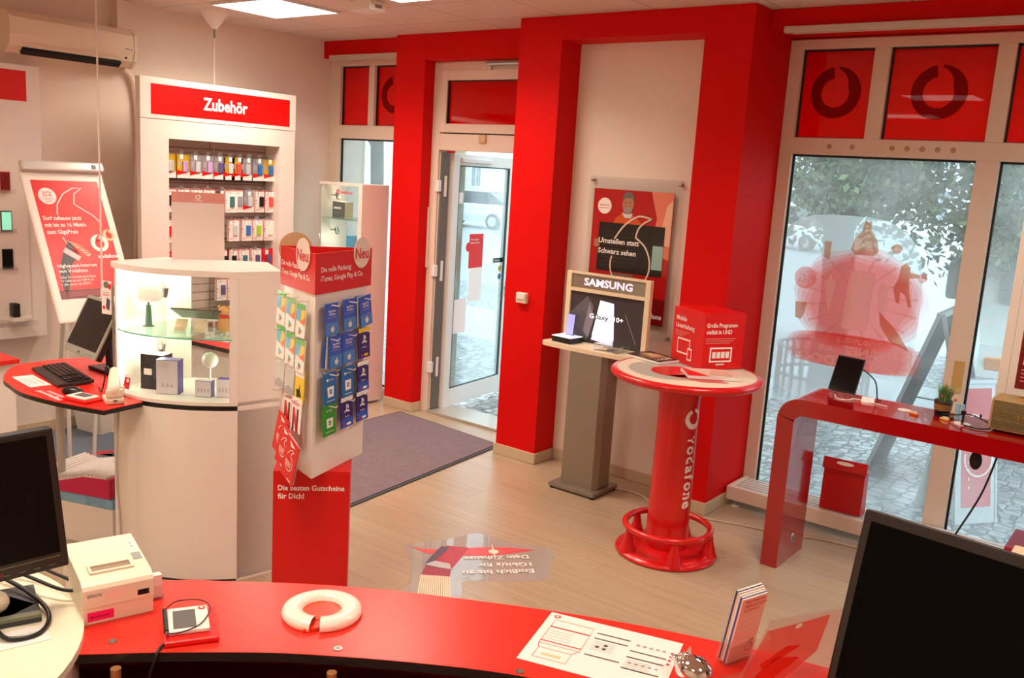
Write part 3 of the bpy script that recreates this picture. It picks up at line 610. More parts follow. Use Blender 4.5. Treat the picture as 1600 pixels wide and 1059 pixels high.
# flip chart
t = thing('flip_chart', 'white framed flip chart with a red internet poster leaning by the wall', 'flip chart', (-5.95, 3.2, 0))
v = Vector((-.52, 0, 1.02)); G = frame((-6.08, 2.965, 1.01), (0, 1, 0), v); hh = v.length
MB(G).box(0, 0, -.03, .59, hh, 0, PLASTIC, .02).build('board', t)
MB(G).box(.0, hh-.03, 0.001, .595, hh+.045, .045, mat('clip_rail', (206, 204, 198), .3, metal=.2), .015).box(.50, hh-.01, .046, .53, hh+.02, .05, BLACK).build('clip_rail', t)
q = MB(G); q.rect(.055, .17, .535, hh-.09, PRED, 1)
q.disc(.145, hh-.21, .062, PWHITE, 2); q.text('Zusätzlich', .145, hh-.185, .012, PRED, 3, align='c').text('50 €', .145, hh-.215, .024, PRED, 3, align='c').text('Startguthaben', .145, hh-.235, .011, PRED, 3, align='c').text('sichern', .145, hh-.255, .011, PRED, 3, align='c')
for i, s_ in enumerate(('Surf zuhause jetzt', 'mit bis zu 16 Mbit/s', 'zum GigaPreis')): q.text(s_, .075, hh-.39-i*.052, .031, PWHITE, 3, bold=.02, w=(.27, .29, .22)[i])
q.stroke([(.18, hh-.35), (.20, hh-.27), (.26, hh-.19), (.34, hh-.145), (.40, hh-.145), (.34, hh-.19), (.32, hh-.27), (.36, hh-.30), (.44, hh-.36), (.49, hh-.43)], .007, PWHITE, 2)
q.stroke([(.175, hh-.52), (.20, hh-.58), (.24, hh-.62)], .007, PWHITE, 2)
q.poly([(.20, .50), (.26, .60), (.42, .745), (.50, .72), (.535, .60), (.535, .44), (.40, .42), (.31, .44)], mat('brush_red', (232, 34, 22), .35), 2)
q.poly([(.10, .17), (.085, .30), (.11, .42), (.155, .52), (.21, .60), (.265, .50), (.22, .45), (.17, .40), (.15, .30)], mat('brush_dark', (40, 20, 24), .35), 2)
q.poly([(.15, .515), (.245, .445), (.27, .475), (.175, .55)], mat('ferrule_grey', (190, 184, 180), .3), 3)
for i in range(6): q.poly([(.195+i*.022, .60-i*.022), (.215+i*.022, .585-i*.022), (.30+i*.01, .555-i*.012)], mat('bristle_cream', (240, 214, 180), .5), 3)
q.logo(.43, .575, .065, PWHITE, PRED, 3).logo(.515, .635, .045, mat('pale_gold', (240, 200, 150), .4), PRED, 3); q.text('vodafone', .39, .46, .03, PWHITE, 4, bold=.03)
q.text('Highspeed-Internet', .085, .40, .026, PWHITE, 4, bold=.02).text('von Vodafone', .085, .362, .026, PWHITE, 4, bold=.02)
for i, s_ in enumerate(('Sicher Dir Red Internet & Phone', '16 Cable ab mtl. 9,99 € im', '1. Jahr, danach mtl. 29,99 €.')): q.text(s_, .085, .32-i*.026, .018, PWHITE, 4, w=.25-.02*i)
q.rect(.055, .17, .535, .235, DRED, 2)
for i in range(3): q.rect(.085, .19+.012*i, .33, .194+.012*i, mat('fine_print', (200, 120, 116), .5), 4)
q.build('poster', t)
lg = mat('leg_grey', (196, 190, 180), .4)
for (x, y, xb, yb) in ((-6.10, 3.02, -5.98, 2.96), (-6.10, 3.25, -5.93, 3.10)): MB().tube([(x, y, 1.02), (xb, yb, .006)], .014, lg, 10).build('leg', t)
MB().tube([(-6.50, 3.26, 1.8), (-6.78, 3.26, .006)], .014, lg, 10).build('leg', t)
# accessory display
ZX = -6.50
t = thing('accessory_display', 'tall white accessory display cabinet with a red Zubehör header', 'display cabinet', (ZX, 4.55, 0))
b = MB()
b.box(-6.555, 3.815, .001, ZX, 4.05, 2.30, LAM).box(-6.555, 5.11, .001, ZX, 5.27, 2.30, LAM).box(-6.555, 3.815, 2.3001, ZX, 5.27, 2.44, LAM).box(-6.555, 4.0501, .001, ZX, 5.1099, .90, LAM).box(-6.70, 5.1101, .88, -6.556, 5.13, 2.3, LAM)
b.build('cabinet_front', t)
MB().box(-6.56, 3.812, 2.443, ZX+.004, 5.274, 2.745, LAM, .003).build('header_box', t)
q = MB(FX(ZX+.0045, 0, 0)); q.rect(3.90, 2.475, 5.205, 2.70, PRED, 1).text('Zubehör', 4.56, 2.545, .095, PWHITE, 2, bold=.028, align='c', w=.42); q.build('red_sign', t)
sl = brickmat('slat_wall', (196, 178, 168), (204, 186, 176), (140, 120, 112), 9, .07, .006, .5, offset=0, swap='Y')
MB().box(-6.72, 4.0, .88, -6.70, 5.13, 2.32, sl).box(-6.70, 4.12, 2.31, -6.556, 5.10, 2.32, LAM).build('slat_board', t)
st_ = MB()
for z in (1.975, 1.735, 1.49, 1.20): st_.box(-6.699, 4.055, z, -6.685, 5.105, z+.02, mat('rail_brown', (112, 92, 84), .4))
st_.build('hook_rail', t)
# blister packs: one prototype per look, then copies
def pack(kind, label, y, z, w=.113, h=.185, x=ZX-.06, dz=0.02):
    t = thing('case_pack', label, 'phone case pack', (x, y, z), 0, 'phone case packs hanging in the accessory display')
    T = TR(x, y, z); F = T @ frame((0, -w/2, -h), (0, 1, 0), (0, 0, 1)); c1, c2 = kind
    b = MB(F).box(0, 0, -.022, w, h, 0, c1 if c1 is not PWHITE else PWHITE, .003); 
    if c1 in (YEL, PGREY): b.poly([(0, 0), (w, 0), (w, .05), (0, .022)], PWHITE, 1).poly([(0, .022), (w*.75, .043), (0, .065)], PRED, 2).rect(.01, h*.5, w*.32, h*.72, INKL, 1)
    else: b.rect(0, 0, .006, h, PRED, 1).rect(0, h-.006, w, h, PRED, 1).rect(.014, .02, .05, .026, INKL, 1).disc(.014, h*.55, .005, BLACK, 2).disc(.014, h*.42, .005, INKL, 2)
    b.rect(w*.25, h*.86, w*.65, h*.89, INKL, 1).build('card', t)
    g = MB(F).box(w*.42, .05, .001, w*.42+.045, .05+.085, .012, c2, .006); g.build('phone_case', t)
    return t
def hook(y, z, label):
    t = thing('price_tag', label, 'price tag', (ZX, y, z), 0, 'clear price tags on the display hooks')
    MB(TR(ZX, y, z)).tube([(-.18, 0, 0), (-.005, 0, .0)], .003, STEEL, 6).build('hook', t)
    MB(TR(ZX, y, z) @ frame((0, -.02, -.055), (0, 1, 0), (0, 0, 1))).box(0, 0, -.002, .04, .075, 0, CLEARP).rect(.006, .005, .034, .04, PWHITE, 1).build('tag', t)
    return t
hk = None
row1 = [((YEL, SILV), 'yellow'), ((YEL, LILAC), 'yellow'), ((PGREY, SILV), 'grey'), ((PGREY, LILAC), 'grey'), ((PGREY, PUR), 'grey'), ((YEL, SILV), 'yellow'), ((YEL, CORAL), 'yellow'), ((PGREY, SILV), 'grey'), ((PGREY, BLUE), 'grey'), ((YEL, BLUE), 'yellow')]
ys1 = [4.10, 4.225, 4.34, 4.45, 4.555, 4.65, 4.73, 4.82, 4.945, 5.06]
pos = ['at the far left', 'second from the left', 'third from the left', 'fourth from the left', 'fifth from the left', 'sixth from the left', 'seventh from the left', 'third from the right', 'second from the right', 'at the far right']
for i, (k, c) in enumerate(row1): pack(k, c+' phone case pack '+pos[i]+' in the top row of the display', ys1[i], 2.185, x=ZX-.075)
row2 = [((PWHITE, BLACK), 'white', 4.105), ((PWHITE, GREY), 'white', 4.225), ((PWHITE, BLACK), 'white', 4.345), ((PWHITE, BLACK), 'white', 4.46), ((PWHITE, TEAL), 'wide white and teal', 4.635), ((PWHITE, PGREY), 'white', 4.745), ((PGREY, SILV), 'grey', 4.845), ((PWHITE, BLACK), 'white and black', 4.965), ((PWHITE, CORAL), 'white and coral', 5.065)]
for i, (k, c, y) in enumerate(row2): pack(k, c+' phone case pack '+(['at the far left', 'second', 'third', 'fourth', 'in the middle', 'right of the middle', 'third from the right', 'second from the right', 'at the far right'][i])+(' from the left' if i in (1, 2, 3) else '')+' in the second row', y, 1.915, x=ZX-(.075 if i != 4 else .03))
row3 = [((PWHITE, PRED), 'red edged', 4.10), ((PWHITE, PWHITE), 'pale', 4.55), ((PWHITE, SILV), 'silver', 4.70), ((PWHITE, BLUE), 'blue case', 4.83), ((PWHITE, LIME), 'lime case', 4.94), ((PWHITE, PWHITE), 'plain white', 5.06)]
for i, (k, c, y) in enumerate(row3): pack(k, c+' phone pack in the third row of the accessory display', y, 1.67, x=ZX-.075)
row4 = [((PRED, BLACK), 'bright red', 4.11), ((PWHITE, BLACK), 'white box with black phone', 4.60), ((PWHITE, BLACK), 'narrow white box with black phone', 4.69), ((PWHITE, TEAL), 'white box with teal phone', 4.80), ((PWHITE, PUR), 'white box with purple phone', 4.93), ((PRED, PUR), 'red box with purple phone', 5.05)]
for i, (k, c, y) in enumerate(row4): pack(k, c+', hanging in the fourth row of the display', y, 1.415, x=ZX-.075)
row5 = [((PWHITE, PUR), 'white box with dark phone', 4.58), ((PWHITE, BLUE), 'white earphone pack', 4.70), ((PGREY, SILV), 'grey blister pack', 4.86), ((PWHITE, BLUE), 'white charger pack with blue plug', 5.06)]
for i, (k, c, y) in enumerate(row5): pack(k, c+' hanging in the lowest row of the display', y, 1.17, w=.13 if i else .105, x=ZX-.075)
for z, ys in ((2.20, (4.16, 4.285, 4.40, 4.51, 4.61, 4.70, 4.79, 4.90, 5.01)), (1.925, (4.165, 4.285, 4.40, 4.53, 4.80, 4.91, 5.01)), (1.68, (4.62, 4.77, 4.88, 4.99)), (1.425, (4.66, 4.745, 4.865, 4.985))):
    for n_, y in enumerate(ys):
        lb = 'clear price tag, '+('first', 'second', 'third', 'fourth', 'fifth', 'sixth', 'seventh', 'eighth', 'ninth')[n_]+' from the left above the '+{2.20: 'top', 1.925: 'second', 1.68: 'third', 1.425: 'fourth'}[z]+' row of packs'
        if hk is None: hk = hook(y, z, lb)
        else: copy_tree(hk, (ZX, y, z), label=lb)
q = MB(FX(ZX+.0008, 0, 0))
for z in (2.17, 1.90, 1.66, 1.40): 
    for j in range(3): q.rect(5.125, z-.02-j*.035, 5.15, z+.004-j*.035, PWHITE, 2)
# sideboard with red top in front of the display
t = thing('sideboard', 'white sideboard with red top below the accessory display', 'sideboard', (-5.7, 4.2, 0), math.radians(0))
pts = [(-6.05, 3.55), (-5.12, 3.62), (-5.05, 4.10), (-5.55, 4.42), (-6.05, 4.42)]
MB().prism(pts, .89, .92, mat('desk_red', (222, 34, 26), .3, noise=.03, nscale=40), BLACK).build('worktop', t)
MB().prism([(-6.03, 3.57), (-5.15, 3.65), (-5.09, 4.08), (-5.57, 4.39), (-6.03, 4.39)], .04, .889, LAM).build('body', t)
MB().box(-5.135, 3.72, .70, -5.11, 3.74, .73, STEEL).build('knob', t) 
for i, (x, y, a) in enumerate(((-5.45, 3.85, .3), (-5.75, 3.8, -.2), (-5.35, 4.12, .9))):
    c = MB(TR(x, y, .9205, a)); c.box(-.11, -.15, 0, .11, .15, .006+.002*i, PAPER); c.at(TR(x, y, .927+.002*i, a)); c.rect(-.09, 0, .09, .12, (INKL, PINK, DRED)[i], 1)
    tag(c.build('brochure'), ('brochure with pink picture lying on the red sideboard top', 'pale brochure at the left of the red sideboard top', 'open brochure near the right corner of the red sideboard top')[(1, 0, 2)[i]], 'brochure')
# ---------------------------------------------------------------- curved showcase
LED = mat('led_strip', (255, 240, 214), .5, em=(255, 232, 196), es=9)
def arc(pts, n=5): return [(p.x, p.y) for p in smoothpath([(a, b, 0) for a, b in pts], n)]
front = arc([(-4.42, 2.44), (-4.28, 2.42), (-4.12, 2.455), (-3.96, 2.55), (-3.86, 2.645), (-3.785, 2.735)])
back = [(-3.74, 2.96), (-4.10, 3.15), (-4.50, 2.78)]
body = front+back; cab = [(-4.46, 2.46)]
t = thing('showcase', 'white curved glass showcase with lit shelf beside the gift card stand', 'showcase', (-4.1, 2.8, 0))
lo = MB().prism([(-4.43, 2.43)]+front[1:]+back, .012, .925, LAM, smooth=False).prism([(p[0]*.985-.06, p[1]*.985+.04) for p in body], .925, .95, BLACK)
lo.build('base_cabinet', t); MB().prism([(p[0]*.97-.12, p[1]*.97+.08) for p in body], .001, .012, BLACK).build('plinth', t)
MB().prism(front+back, .9501, .968, LAM).build('display_floor', t)
MB().prism([(a-.012, b-.012) for a, b in front]+back, 1.605, 1.635, LAM).build('top_board', t)
def wallseg(a, b, th, z0, z1, m, nm):
    d = Vector((b[0]-a[0], b[1]-a[1])).normalized(); n = Vector((-d.y, d.x))*th
    return MB().prism([a, b, (b[0]+n.x, b[1]+n.y), (a[0]+n.x, a[1]+n.y)], z0, z1, m).build(nm, t)
wallseg((-4.42, 2.44), (-4.50, 2.78), -.012, .9681, 1.6049, LAM, 'side_panel')
wallseg((-4.50, 2.78), (-4.40, 2.874), -.012, .9681, 1.6049, LAM, 'side_panel')
wallseg((-3.785, 2.735), (-3.74, 2.96), .012, .0, 1.6049, LAM, 'side_panel')
wallseg((-3.815, 2.705), (-3.786, 2.734), .012, .9681, 1.6049, LAM, 'door_strip')
wallseg((-4.395, 2.8788), (-4.105, 3.1452), -.004, .9681, 1.6049, GLASS, 'rear_glass')
wallseg((-3.755, 2.9685), (-4.095, 3.1480), .004, .9681, 1.6049, GLASS, 'rear_glass')
g = MB(); gp = front[:-2]
vs = [(a, b, z) for a, b in gp for z in (.9685, 1.6045)]
g.add(vs, [(2*i, 2*i+2, 2*i+3, 2*i+1) for i in range(len(gp)-1)], GLASS, True); g.build('curved_glass', t)
MB().prism([(a*.995-.015, b*.995+.01) for a, b in front[2:-2]]+[(-3.80, 2.93), (-4.12, 3.10), (-4.46, 2.76)], 1.288, 1.296, glassy('shelf_glass', (214, 240, 230), haze=.05, gloss=1)).build('glass_shelf', t)
e = front[2:-2]; MB().tube([(a*.995-.013, b*.995+.008, 1.292) for a, b in e], .0042, mat('glass_edge', (80, 160, 134), .1), 6).build('shelf_edge', t)
MB().box(-4.405, 2.462, .99, -4.395, 2.472, 1.59, LED).build('light_strip', t)
MB().box(-3.80, 2.73, 1.02, -3.795, 2.738, 1.59, LED).build('light_strip', t)
def plight(x, y, z, e_, r=.03):
    L = bpy.data.lights.new('showcase_spot_lamp', 'POINT'); L.energy = e_; L.color = (1, .88, .70); L.shadow_soft_size = r
    o = bpy.data.objects.new('showcase_spot_lamp', L); COL.objects.link(o); o.location = (x, y, z)
plight(-4.33, 2.60, 1.55, 3.2); plight(-4.33, 2.62, 1.22, 1.6); plight(-3.93, 2.86, 1.1, .9)
for (x, y, z) in ((-4.38, 2.70, 1.50), (-4.38, 2.68, 1.20)): MB().tube([(x-.05, y, z), (x, y, z), (x+.03, y-.02, z-.02)], .006, STEEL, 8).cyl(x+.03, y-.02, z-.06, z-.01, .014, STEEL, 12, .022).build('spot_light', t)
tag(MB().box(-4.36, 2.70, 1.6355, -4.355, 2.93, 1.636, PWHITE).at(frame((-4.40, 2.755, 1.636), (.52, .85, 0), (-.13, .03, 1))).box(0, 0, -.002, .27, .36, 0, mat('header_card_white', (232, 214, 206), .5)).rect(0, .305, .27, .36, PINK, 1).logo(.135, .336, .014, PWHITE, PINK, 2).text('Vodafone', .135, .313, .009, PWHITE, 2, align='c').build('info_card'), 'tall blank white card with pink header standing on the curved showcase', 'card')
# things inside the showcase
def bx(name, label, cat, x, y, z, rz, w, dp, h, mF, mS, mT=None, deco=None):
    t = thing(name, label, cat, (x, y, z), rz); T = TR(x, y, z, rz)
    MB(T).box(-w/2, -dp/2, 0, w/2, dp/2, h, mS, .002).build('carton', t)
    q = MB(T @ frame((-w/2, -dp/2-.0005, 0), (1, 0, 0), (0, 0, 1))).rect(.002, .002, w-.002, h-.002, mF, 1)
    if deco: deco(q, w, h)
    q.build('front_print', t)
    if mT: MB(T @ frame((-w/2, -dp/2, h+.0003), (1, 0, 0), (0, 1, 0))).rect(.002, .002, w-.002, dp-.002, mT, 1).build('top_print', t)
    return t
PURP = mat('box_purple', (74, 52, 140), .35); DARKB = mat('box_black_violet', (30, 24, 38), .35); LAV = mat('box_lavender', (216, 206, 214), .5)
def d1(q, w, h): q.rect(.02, h*.42, w*.5, h*.60, PWHITE, 2).poly([(w*.55, h*.3), (w*.9, h*.35), (w*.8, h*.8), (w*.5, h*.7)], mat('shaver_dark', (60, 60, 70), .3), 2)
def d2(q, w, h):
    for i in range(4): q.rect(w*.1, h*(.9-.035*i), w*.6, h*(.91-.035*i), INKL, 2)
    for i in range(3): q.poly([(w*(.25+.2*i), h*.22), (w*(.38+.2*i), h*.22), (w*(.34+.2*i), h*.36)], INKL, 2)
def d3(q, w, h):
    for i in range(4): q.rect(w*(.15+.2*i), h*.3, w*(.25+.2*i), h*.55, INKL, 2)
bx('product_box', 'dark violet product box at the left of the showcase floor', 'box', -4.30, 2.60, .9685, math.radians(28), .13, .09, .185, DARKB, DARKB, mat('box_top_pale', (196, 176, 160), .5), d1)
bx('product_box', 'tall lavender and purple box on the showcase floor', 'box', -4.165, 2.592, .9685, math.radians(36), .115, .07, .18, LAV, PURP, PURP, d2)
bx('product_box', 'small white and purple box in the middle of the showcase floor', 'box', -4.0, 2.69, .9685, math.radians(36), .085, .05, .085, LAV, PURP, LAV, d3)
bx('product_box', 'small lavender box at the right end of the showcase floor', 'box', -3.925, 2.765, .9685, math.radians(36), .085, .05, .095, LAV, LAV, PURP, d3)
t = thing('camera_globe', 'white round security camera behind the purple box in the showcase', 'camera', (-4.06, 2.76, .9685))
MB().ball(-4.06, 2.76, 1.14, .045, .04, .042, PLASTIC, 20).build('head', t); MB().cyl(-4.06, 2.76, .969, 1.10, .006, PLASTIC, 10).cyl(-4.06, 2.76, .9686, .975, .035, PLASTIC, 20).build('stand', t); MB().cyl(0, 0, -.003, .004, .012, GREY, 14).build('lens', t) if False else None
t = thing('massage_lamp', 'white headed device on a green grey handle on the glass shelf', 'device', (-4.33, 2.575, 1.2965))
hm = mat('handle_green', (104, 150, 134), .4); gw = mat('opal_white', (246, 242, 234), .35, em=(255, 244, 226), es=.25)
MB().cyl(-4.33, 2.575, 1.2965, 1.302, .03, GREY, 18).cyl(-4.33, 2.575, 1.302, 1.41, .019, hm, 18, .012).build('handle', t)
MB().cyl(-4.33, 2.575, 1.41, 1.425, .006, STEEL, 10).build('neck', t)
MB(TR(-4.33, 2.575, 1.475, math.radians(33))).box(-.065, -.04, -.048, .065, .04, .048, gw, .03).build('head', t)
t = thing('tablet_holder', 'dark brown tablet lying tilted on clear acrylic stands in the showcase', 'tablet', (-4.08, 2.72, 1.2965))
MB(TR(-4.08, 2.72, 1.385, math.radians(36), math.radians(-24))).box(-.13, -.085, -.004, .13, .085, .004, mat('tablet_brown', (96, 74, 52), .25), .003).build('tablet_body', t)
for dx in (-.07, .03):
    c = MB(TR(-4.06+dx*.8, 2.66+dx*.6, 1.2966, math.radians(36))).box(-.035, -.03, 0, .035, .0, .004, ACRYL).box(-.035, -.03, 0, .035, -.026, .03, ACRYL)
    c.at(TR(-4.06+dx*.8, 2.66+dx*.6, 1.30, math.radians(36), math.radians(-35))).box(-.03, 0, .0, .03, .004, .07, mat('cream_card', (240, 222, 180), .5)); c.build('acrylic_stand', t)
t = thing('plush_figure', 'small orange plush toy with red scarf at the right of the glass shelf', 'plush toy', (-3.945, 2.765, 1.2965)); POFF = Matrix.Translation((-.035, -.035, 0))
og = mat('plush_orange', (222, 166, 108), .9)
MB(POFF).ball(-3.91, 2.80, 1.345, .034, .032, .048, og, 16).ball(-3.91, 2.80, 1.415, .028, .026, .028, og, 16).ball(-3.93, 2.785, 1.435, .009, .009, .012, og, 8).ball(-3.89, 2.815, 1.435, .009, .009, .012, og, 8).build('body', t); MB(POFF).torus(.023, .006, PRED, -3.91, 2.80, 1.388, 24, 8).build('scarf', t)
# ---------------------------------------------------------------- small red desk joined to the showcase
t = thing('side_desk', 'red rounded side desk with black edge joined to the curved showcase', 'desk', (-4.7, 2.4, 0))
DESKR = mat('desk_red', (222, 34, 26), .3, noise=.03, nscale=40)
dp = arc([(-5.30, 2.36), (-5.22, 2.26), (-5.02, 2.136), (-4.86, 2.10), (-4.66, 2.075), (-4.40, 2.115), (-4.113, 2.205)], 4)+[(-4.14, 2.425), (-4.44, 2.44), (-4.5, 2.83), (-5.2, 2.83), (-5.30, 2.6)]
MB().prism(dp, .9265, .9485, BLACK).prism([(a, b) for a, b in dp], .9486, .953, DESKR).build('desk_top', t)
for (x, y) in ((-5.05, 2.45), (-4.55, 2.7)): MB().cyl(x, y, .001, .926, .022, mat('leg_grey', (196, 190, 180), .4), 16).build('leg', t)
DZ = .9535
t = thing('desk_monitor', 'grey framed flat monitor with dark screen on the red side desk', 'monitor', (-4.85, 2.62, DZ))
G = frame((-5.05, 2.48, 1.07), (1, -.07, 0), (-.1, .16, .30))
MB(G).box(0, 0, -.04, .40, .335, 0, BLACK, .012).box(.0, .0, -.005, .40, .335, .006, mat('monitor_grey', (150, 152, 140), .4), .004).build('housing', t)
MB(G).box(.02, .04, .0061, .38, .315, .007, SCREEN).build('screen', t)
q = MB(G @ Matrix.Translation((0, 0, .0065))).rect(.18, .008, .21, .02, INK, 1)
for i in range(4): q.rect(.27+.025*i, .012, .282+.025*i, .016, INK, 1)
q.build('button_row', t)
MB().tube([(-4.88, 2.66, .975), (-4.90, 2.66, 1.18)], .022, BLACK, 10).box(-4.98, 2.58, DZ+.001, -4.74, 2.80, .972, BLACK, .008).build('stand', t)
# keyboard
t = thing('keyboard', 'black computer keyboard on the red side desk', 'keyboard', (-4.8, 2.36, DZ), 0)
T = TR(-4.86, 2.385, DZ+.003, math.radians(-10), math.radians(3))
MB(T).box(-.235, -.10, 0, .235, .085, .018, mat('keyboard_dark', (44, 40, 36), .45), .005).build('case', t)
kb = MB(T)
for r in range(5):
    for c in range(20):
        if c in (14, 18) and r < 4: continue
        kb.box(-.222+c*.0222, -.045+r*.024, .0181, -.204+c*.0222, -.026+r*.024, .026, BLACK)
kb.build('key_field', t)
t = thing('computer_mouse', 'black computer mouse on the red side desk', 'mouse', (-4.49, 2.245, DZ))
m_ = MB(TR(-4.49, 2.245, DZ, math.radians(25))); m_.ball(0, 0, .012, .062, .034, .026, BLACK, 18); m_.build('shell', t); MB(TR(-4.49, 2.245, DZ, math.radians(25))).tube([(.03, 0, .035), (.045, 0, .031)], .004, GREY, 8).build('wheel', t)
c = MB(TR(-4.86, 2.215, DZ, math.radians(-6))).box(-.14, -.055, 0, .13, .05, .0012, PAPER); c.at(frame((-4.99, 2.18, DZ+.0013), (1, -.1, 0), (.1, 1, 0)))
for i in range(5): c.rect(.04, .005+i*.017, .22-.02*(i % 2), .008+i*.017, (INK, PRED, INK, INKL, PRED)[i], 1)
tag(c.build('note_sheet'), 'white sheet with dark and red lines at the left of the red side desk', 'sheet')
c = MB(TR(-4.52, 2.16, DZ, math.radians(-2))).box(-.17, -.05, 0, .14, .045, .0016, PRED); c.at(frame((-4.38, 2.205, DZ+.0018), (-1, .0, 0), (0, -1, 0))); c.text('Highspeed', .02, .055, .026, PWHITE, 1, w=.24).text('Internet', .02, .022, .022, PWHITE, 1, w=.2)
tag(c.build('red_flyer'), 'red flyer with white lettering lying under the mouse on the side desk', 'flyer')
t = thing('signature_pad', 'small white and red signature pad on the side desk beside the scanner', 'signature pad', (-4.36, 2.235, DZ))
T = TR(-4.345, 2.225, DZ, math.radians(12)); MB(T).box(-.085, -.055, 0, .085, .055, .012, PRED, .006).build('tray', t); MB(T).box(-.075, -.04, .0121, .06, .048, .022, PLASTIC, .005).build('body', t); MB(T).box(-.045, -.018, .0221, .035, .035, .0235, INK).build('display', t)
t = thing('barcode_scanner', 'cream hand scanner resting in its cradle on the side desk', 'scanner', (-4.24, 2.32, DZ))
T = TR(-4.235, 2.32, DZ, math.radians(-20)); MB(T).box(-.05, -.045, 0, .07, .045, .03, BEIGE, .012).box(.03, -.04, .03, .065, .04, .075, BEIGE, .012).build('cradle', t)
s_ = MB(T); s_.tube([(.035, 0, .065), (-.02, .01, .10), (-.08, .02, .135)], [.034, .03, .022], BEIGE, 16).ball(.035, 0, .065, .036, .034, .034, BEIGE, 14).ball(-.08, .02, .135, .022, .022, .022, BEIGE, 12); s_.build('scanner_body', t)
MB(T @ frame((.0705, -.012, .012), (0, 1, 0), (0, 0, 1))).disc(.012, .006, .012, GREY, 1, ry=.006).build('badge', t)
MB().tube(smoothpath([(-4.31, 2.35, 1.09), (-4.35, 2.35, 1.11), (-4.37, 2.35, 1.03), (-4.42, 2.36, DZ+.006), (-4.52, 2.40, DZ+.005)], 6), .0035, BLACK, 8).build('cable', t)
tag(MB(frame((-4.33, 2.43, .985), (.9, .1, 0), (-.05, .2, 1))).box(0, 0, 0, .05, .075, .004, PWHITE).rect(.002, .002, .048, .06, PRED, 6).disc(.03, .045, .01, PWHITE, 7).build('small_card'), 'small red card standing in a holder behind the hand scanner', 'card')
tag(MB(TR(-4.33, 2.41, DZ)).box(-.03, -.02, 0, .04, .02, .002, ACRYL).box(-.03, -.02, .002, .04, -.017, .055, ACRYL).box(-.025, -.01, .003, .035, .008, .05, PAPER).build('card_box'), 'clear holder with white cards behind the hand scanner', 'card holder')
t = thing('hanging_price_card', 'white card with small pictures hanging beside the side desk monitor', 'card', (-4.5, 2.46, 1.28))
MB(frame((-4.545, 2.44, 1.345), (.5, .17, 0), (-.03, 0, 1))).box(0, 0, 0, .062, .175, .002, PWHITE).disc(.03, .155, .018, GREY, 4).poly([(.04, .15), (.06, .165), (.06, .14), (.05, .13)], PRED, 5).poly([(.03, .03), (.05, .02), (.055, .075), (.035, .09), (.028, .05)], mat('gadget_violet', (90, 80, 110), .4), 4).disc(.015, .035, .009, PRED, 4).rect(.008, .10, .05, .104, PRED, 4).rect(.008, .112, .05, .116, INKL, 4).build('card_face', t)
MB().tube([(-4.474, 2.462, .954), (-4.478, 2.462, 1.50)], .006, STEEL, 8).build('holder_rod', t)
# floor objects below the side desk
t = thing('small_carpet', 'grey floor carpet with a red round logo under the side desk', 'carpet', (-6.2, 3.3, 0), math.radians(20))
T = TR(-6.25, 3.25, .001, math.radians(12)); MB(T).box(-.62, -.50, 0, .85, .42, .006, carpet('carpet_grey', (112, 122, 136))).build('pile', t)
MB(T @ Matrix.Translation((.18, -.02, .0065))).logo(0, 0, .15, mat('carpet_red', (196, 54, 52), .9), mat('carpet_grey', (112, 122, 136)), 1).rect(-.25, -.33, .3, -.24, mat('carpet_red', (196, 54, 52), .9), 1).build('logo_print', t)
t = thing('waste_bin', 'white square waste bin standing against the wall under the side desk', 'bin', (-6.72, 3.60, 0))
MB(TR(-6.74, 3.58, 0, .2)).add([(-.13, -.10, .001), (.13, -.10, .001), (.13, .10, .001), (-.13, .10, .001), (-.17, -.14, .38), (.17, -.14, .38), (.17, .14, .38), (-.17, .14, .38)], [(3, 2, 1, 0), (0, 1, 5, 4), (1, 2, 6, 5), (2, 3, 7, 6), (3, 0, 4, 7)], PLASTIC).build('bin_body', t)
MB(TR(-6.74, 3.58, 0, .2)).box(-.175, -.145, .38, .175, -.13, .395, PLASTIC, .003).box(-.175, .13, .38, .175, .145, .395, PLASTIC, .003).box(-.175, -.13, .38, -.16, .13, .395, PLASTIC, .003).box(.16, -.13, .38, .175, .13, .395, PLASTIC, .003).build('rim', t)
t = thing('storage_box', 'white box with ribbed magenta edged lid and blue plastic film below the desk', 'box', (-4.95, 2.55, 0))
MB(TR(-4.93, 2.58, 0, math.radians(20))).box(-.25, -.20, .001, .30, .2, .29, LAM, .004).build('carton', t)
MB(TR(-4.93, 2.58, 0, math.radians(20))).box(-.255, -.205, .23, .305, .205, .291, mat('blue_film', (130, 180, 214), .15, noise=.35, nscale=22), .01).build('film', t)
sd = [(-.27, .35), (-.15, .33), (-.02, .36), (.12, .40), (.30, .41), (.30, .30), (-.27, .293)]
T = TR(-4.93, 2.58, 0, math.radians(20)) @ Matrix(((1, 0, 0, 0), (0, 0, 1, 0), (0, 1, 0, 0), (0, 0, 0, 1)))
MB(T).prism(sd, -.22, .22, mat('magenta_edge', (204, 14, 84), .35)).build('lid', t)
rb = MB(TR(-4.93, 2.58, 0, math.radians(20)))
tops = sd[:5]
for i in range(22):
    x = -.26+i*.025
    for a, b_ in zip(tops, tops[1:]):
        if a[0] <= x <= b_[0]: z = a[1]+(b_[1]-a[1])*(x-a[0])/(b_[0]-a[0])
    rb.tube([(x, -.215, z+.004), (x, .215, z+.004)], .0125, PLASTIC, 8)
rb.build('ribbed_top', t)
t = thing('low_cabinet', 'white low cabinet below the phone wall display at the left edge', 'cabinet', (-6.3, 2.2, 0))
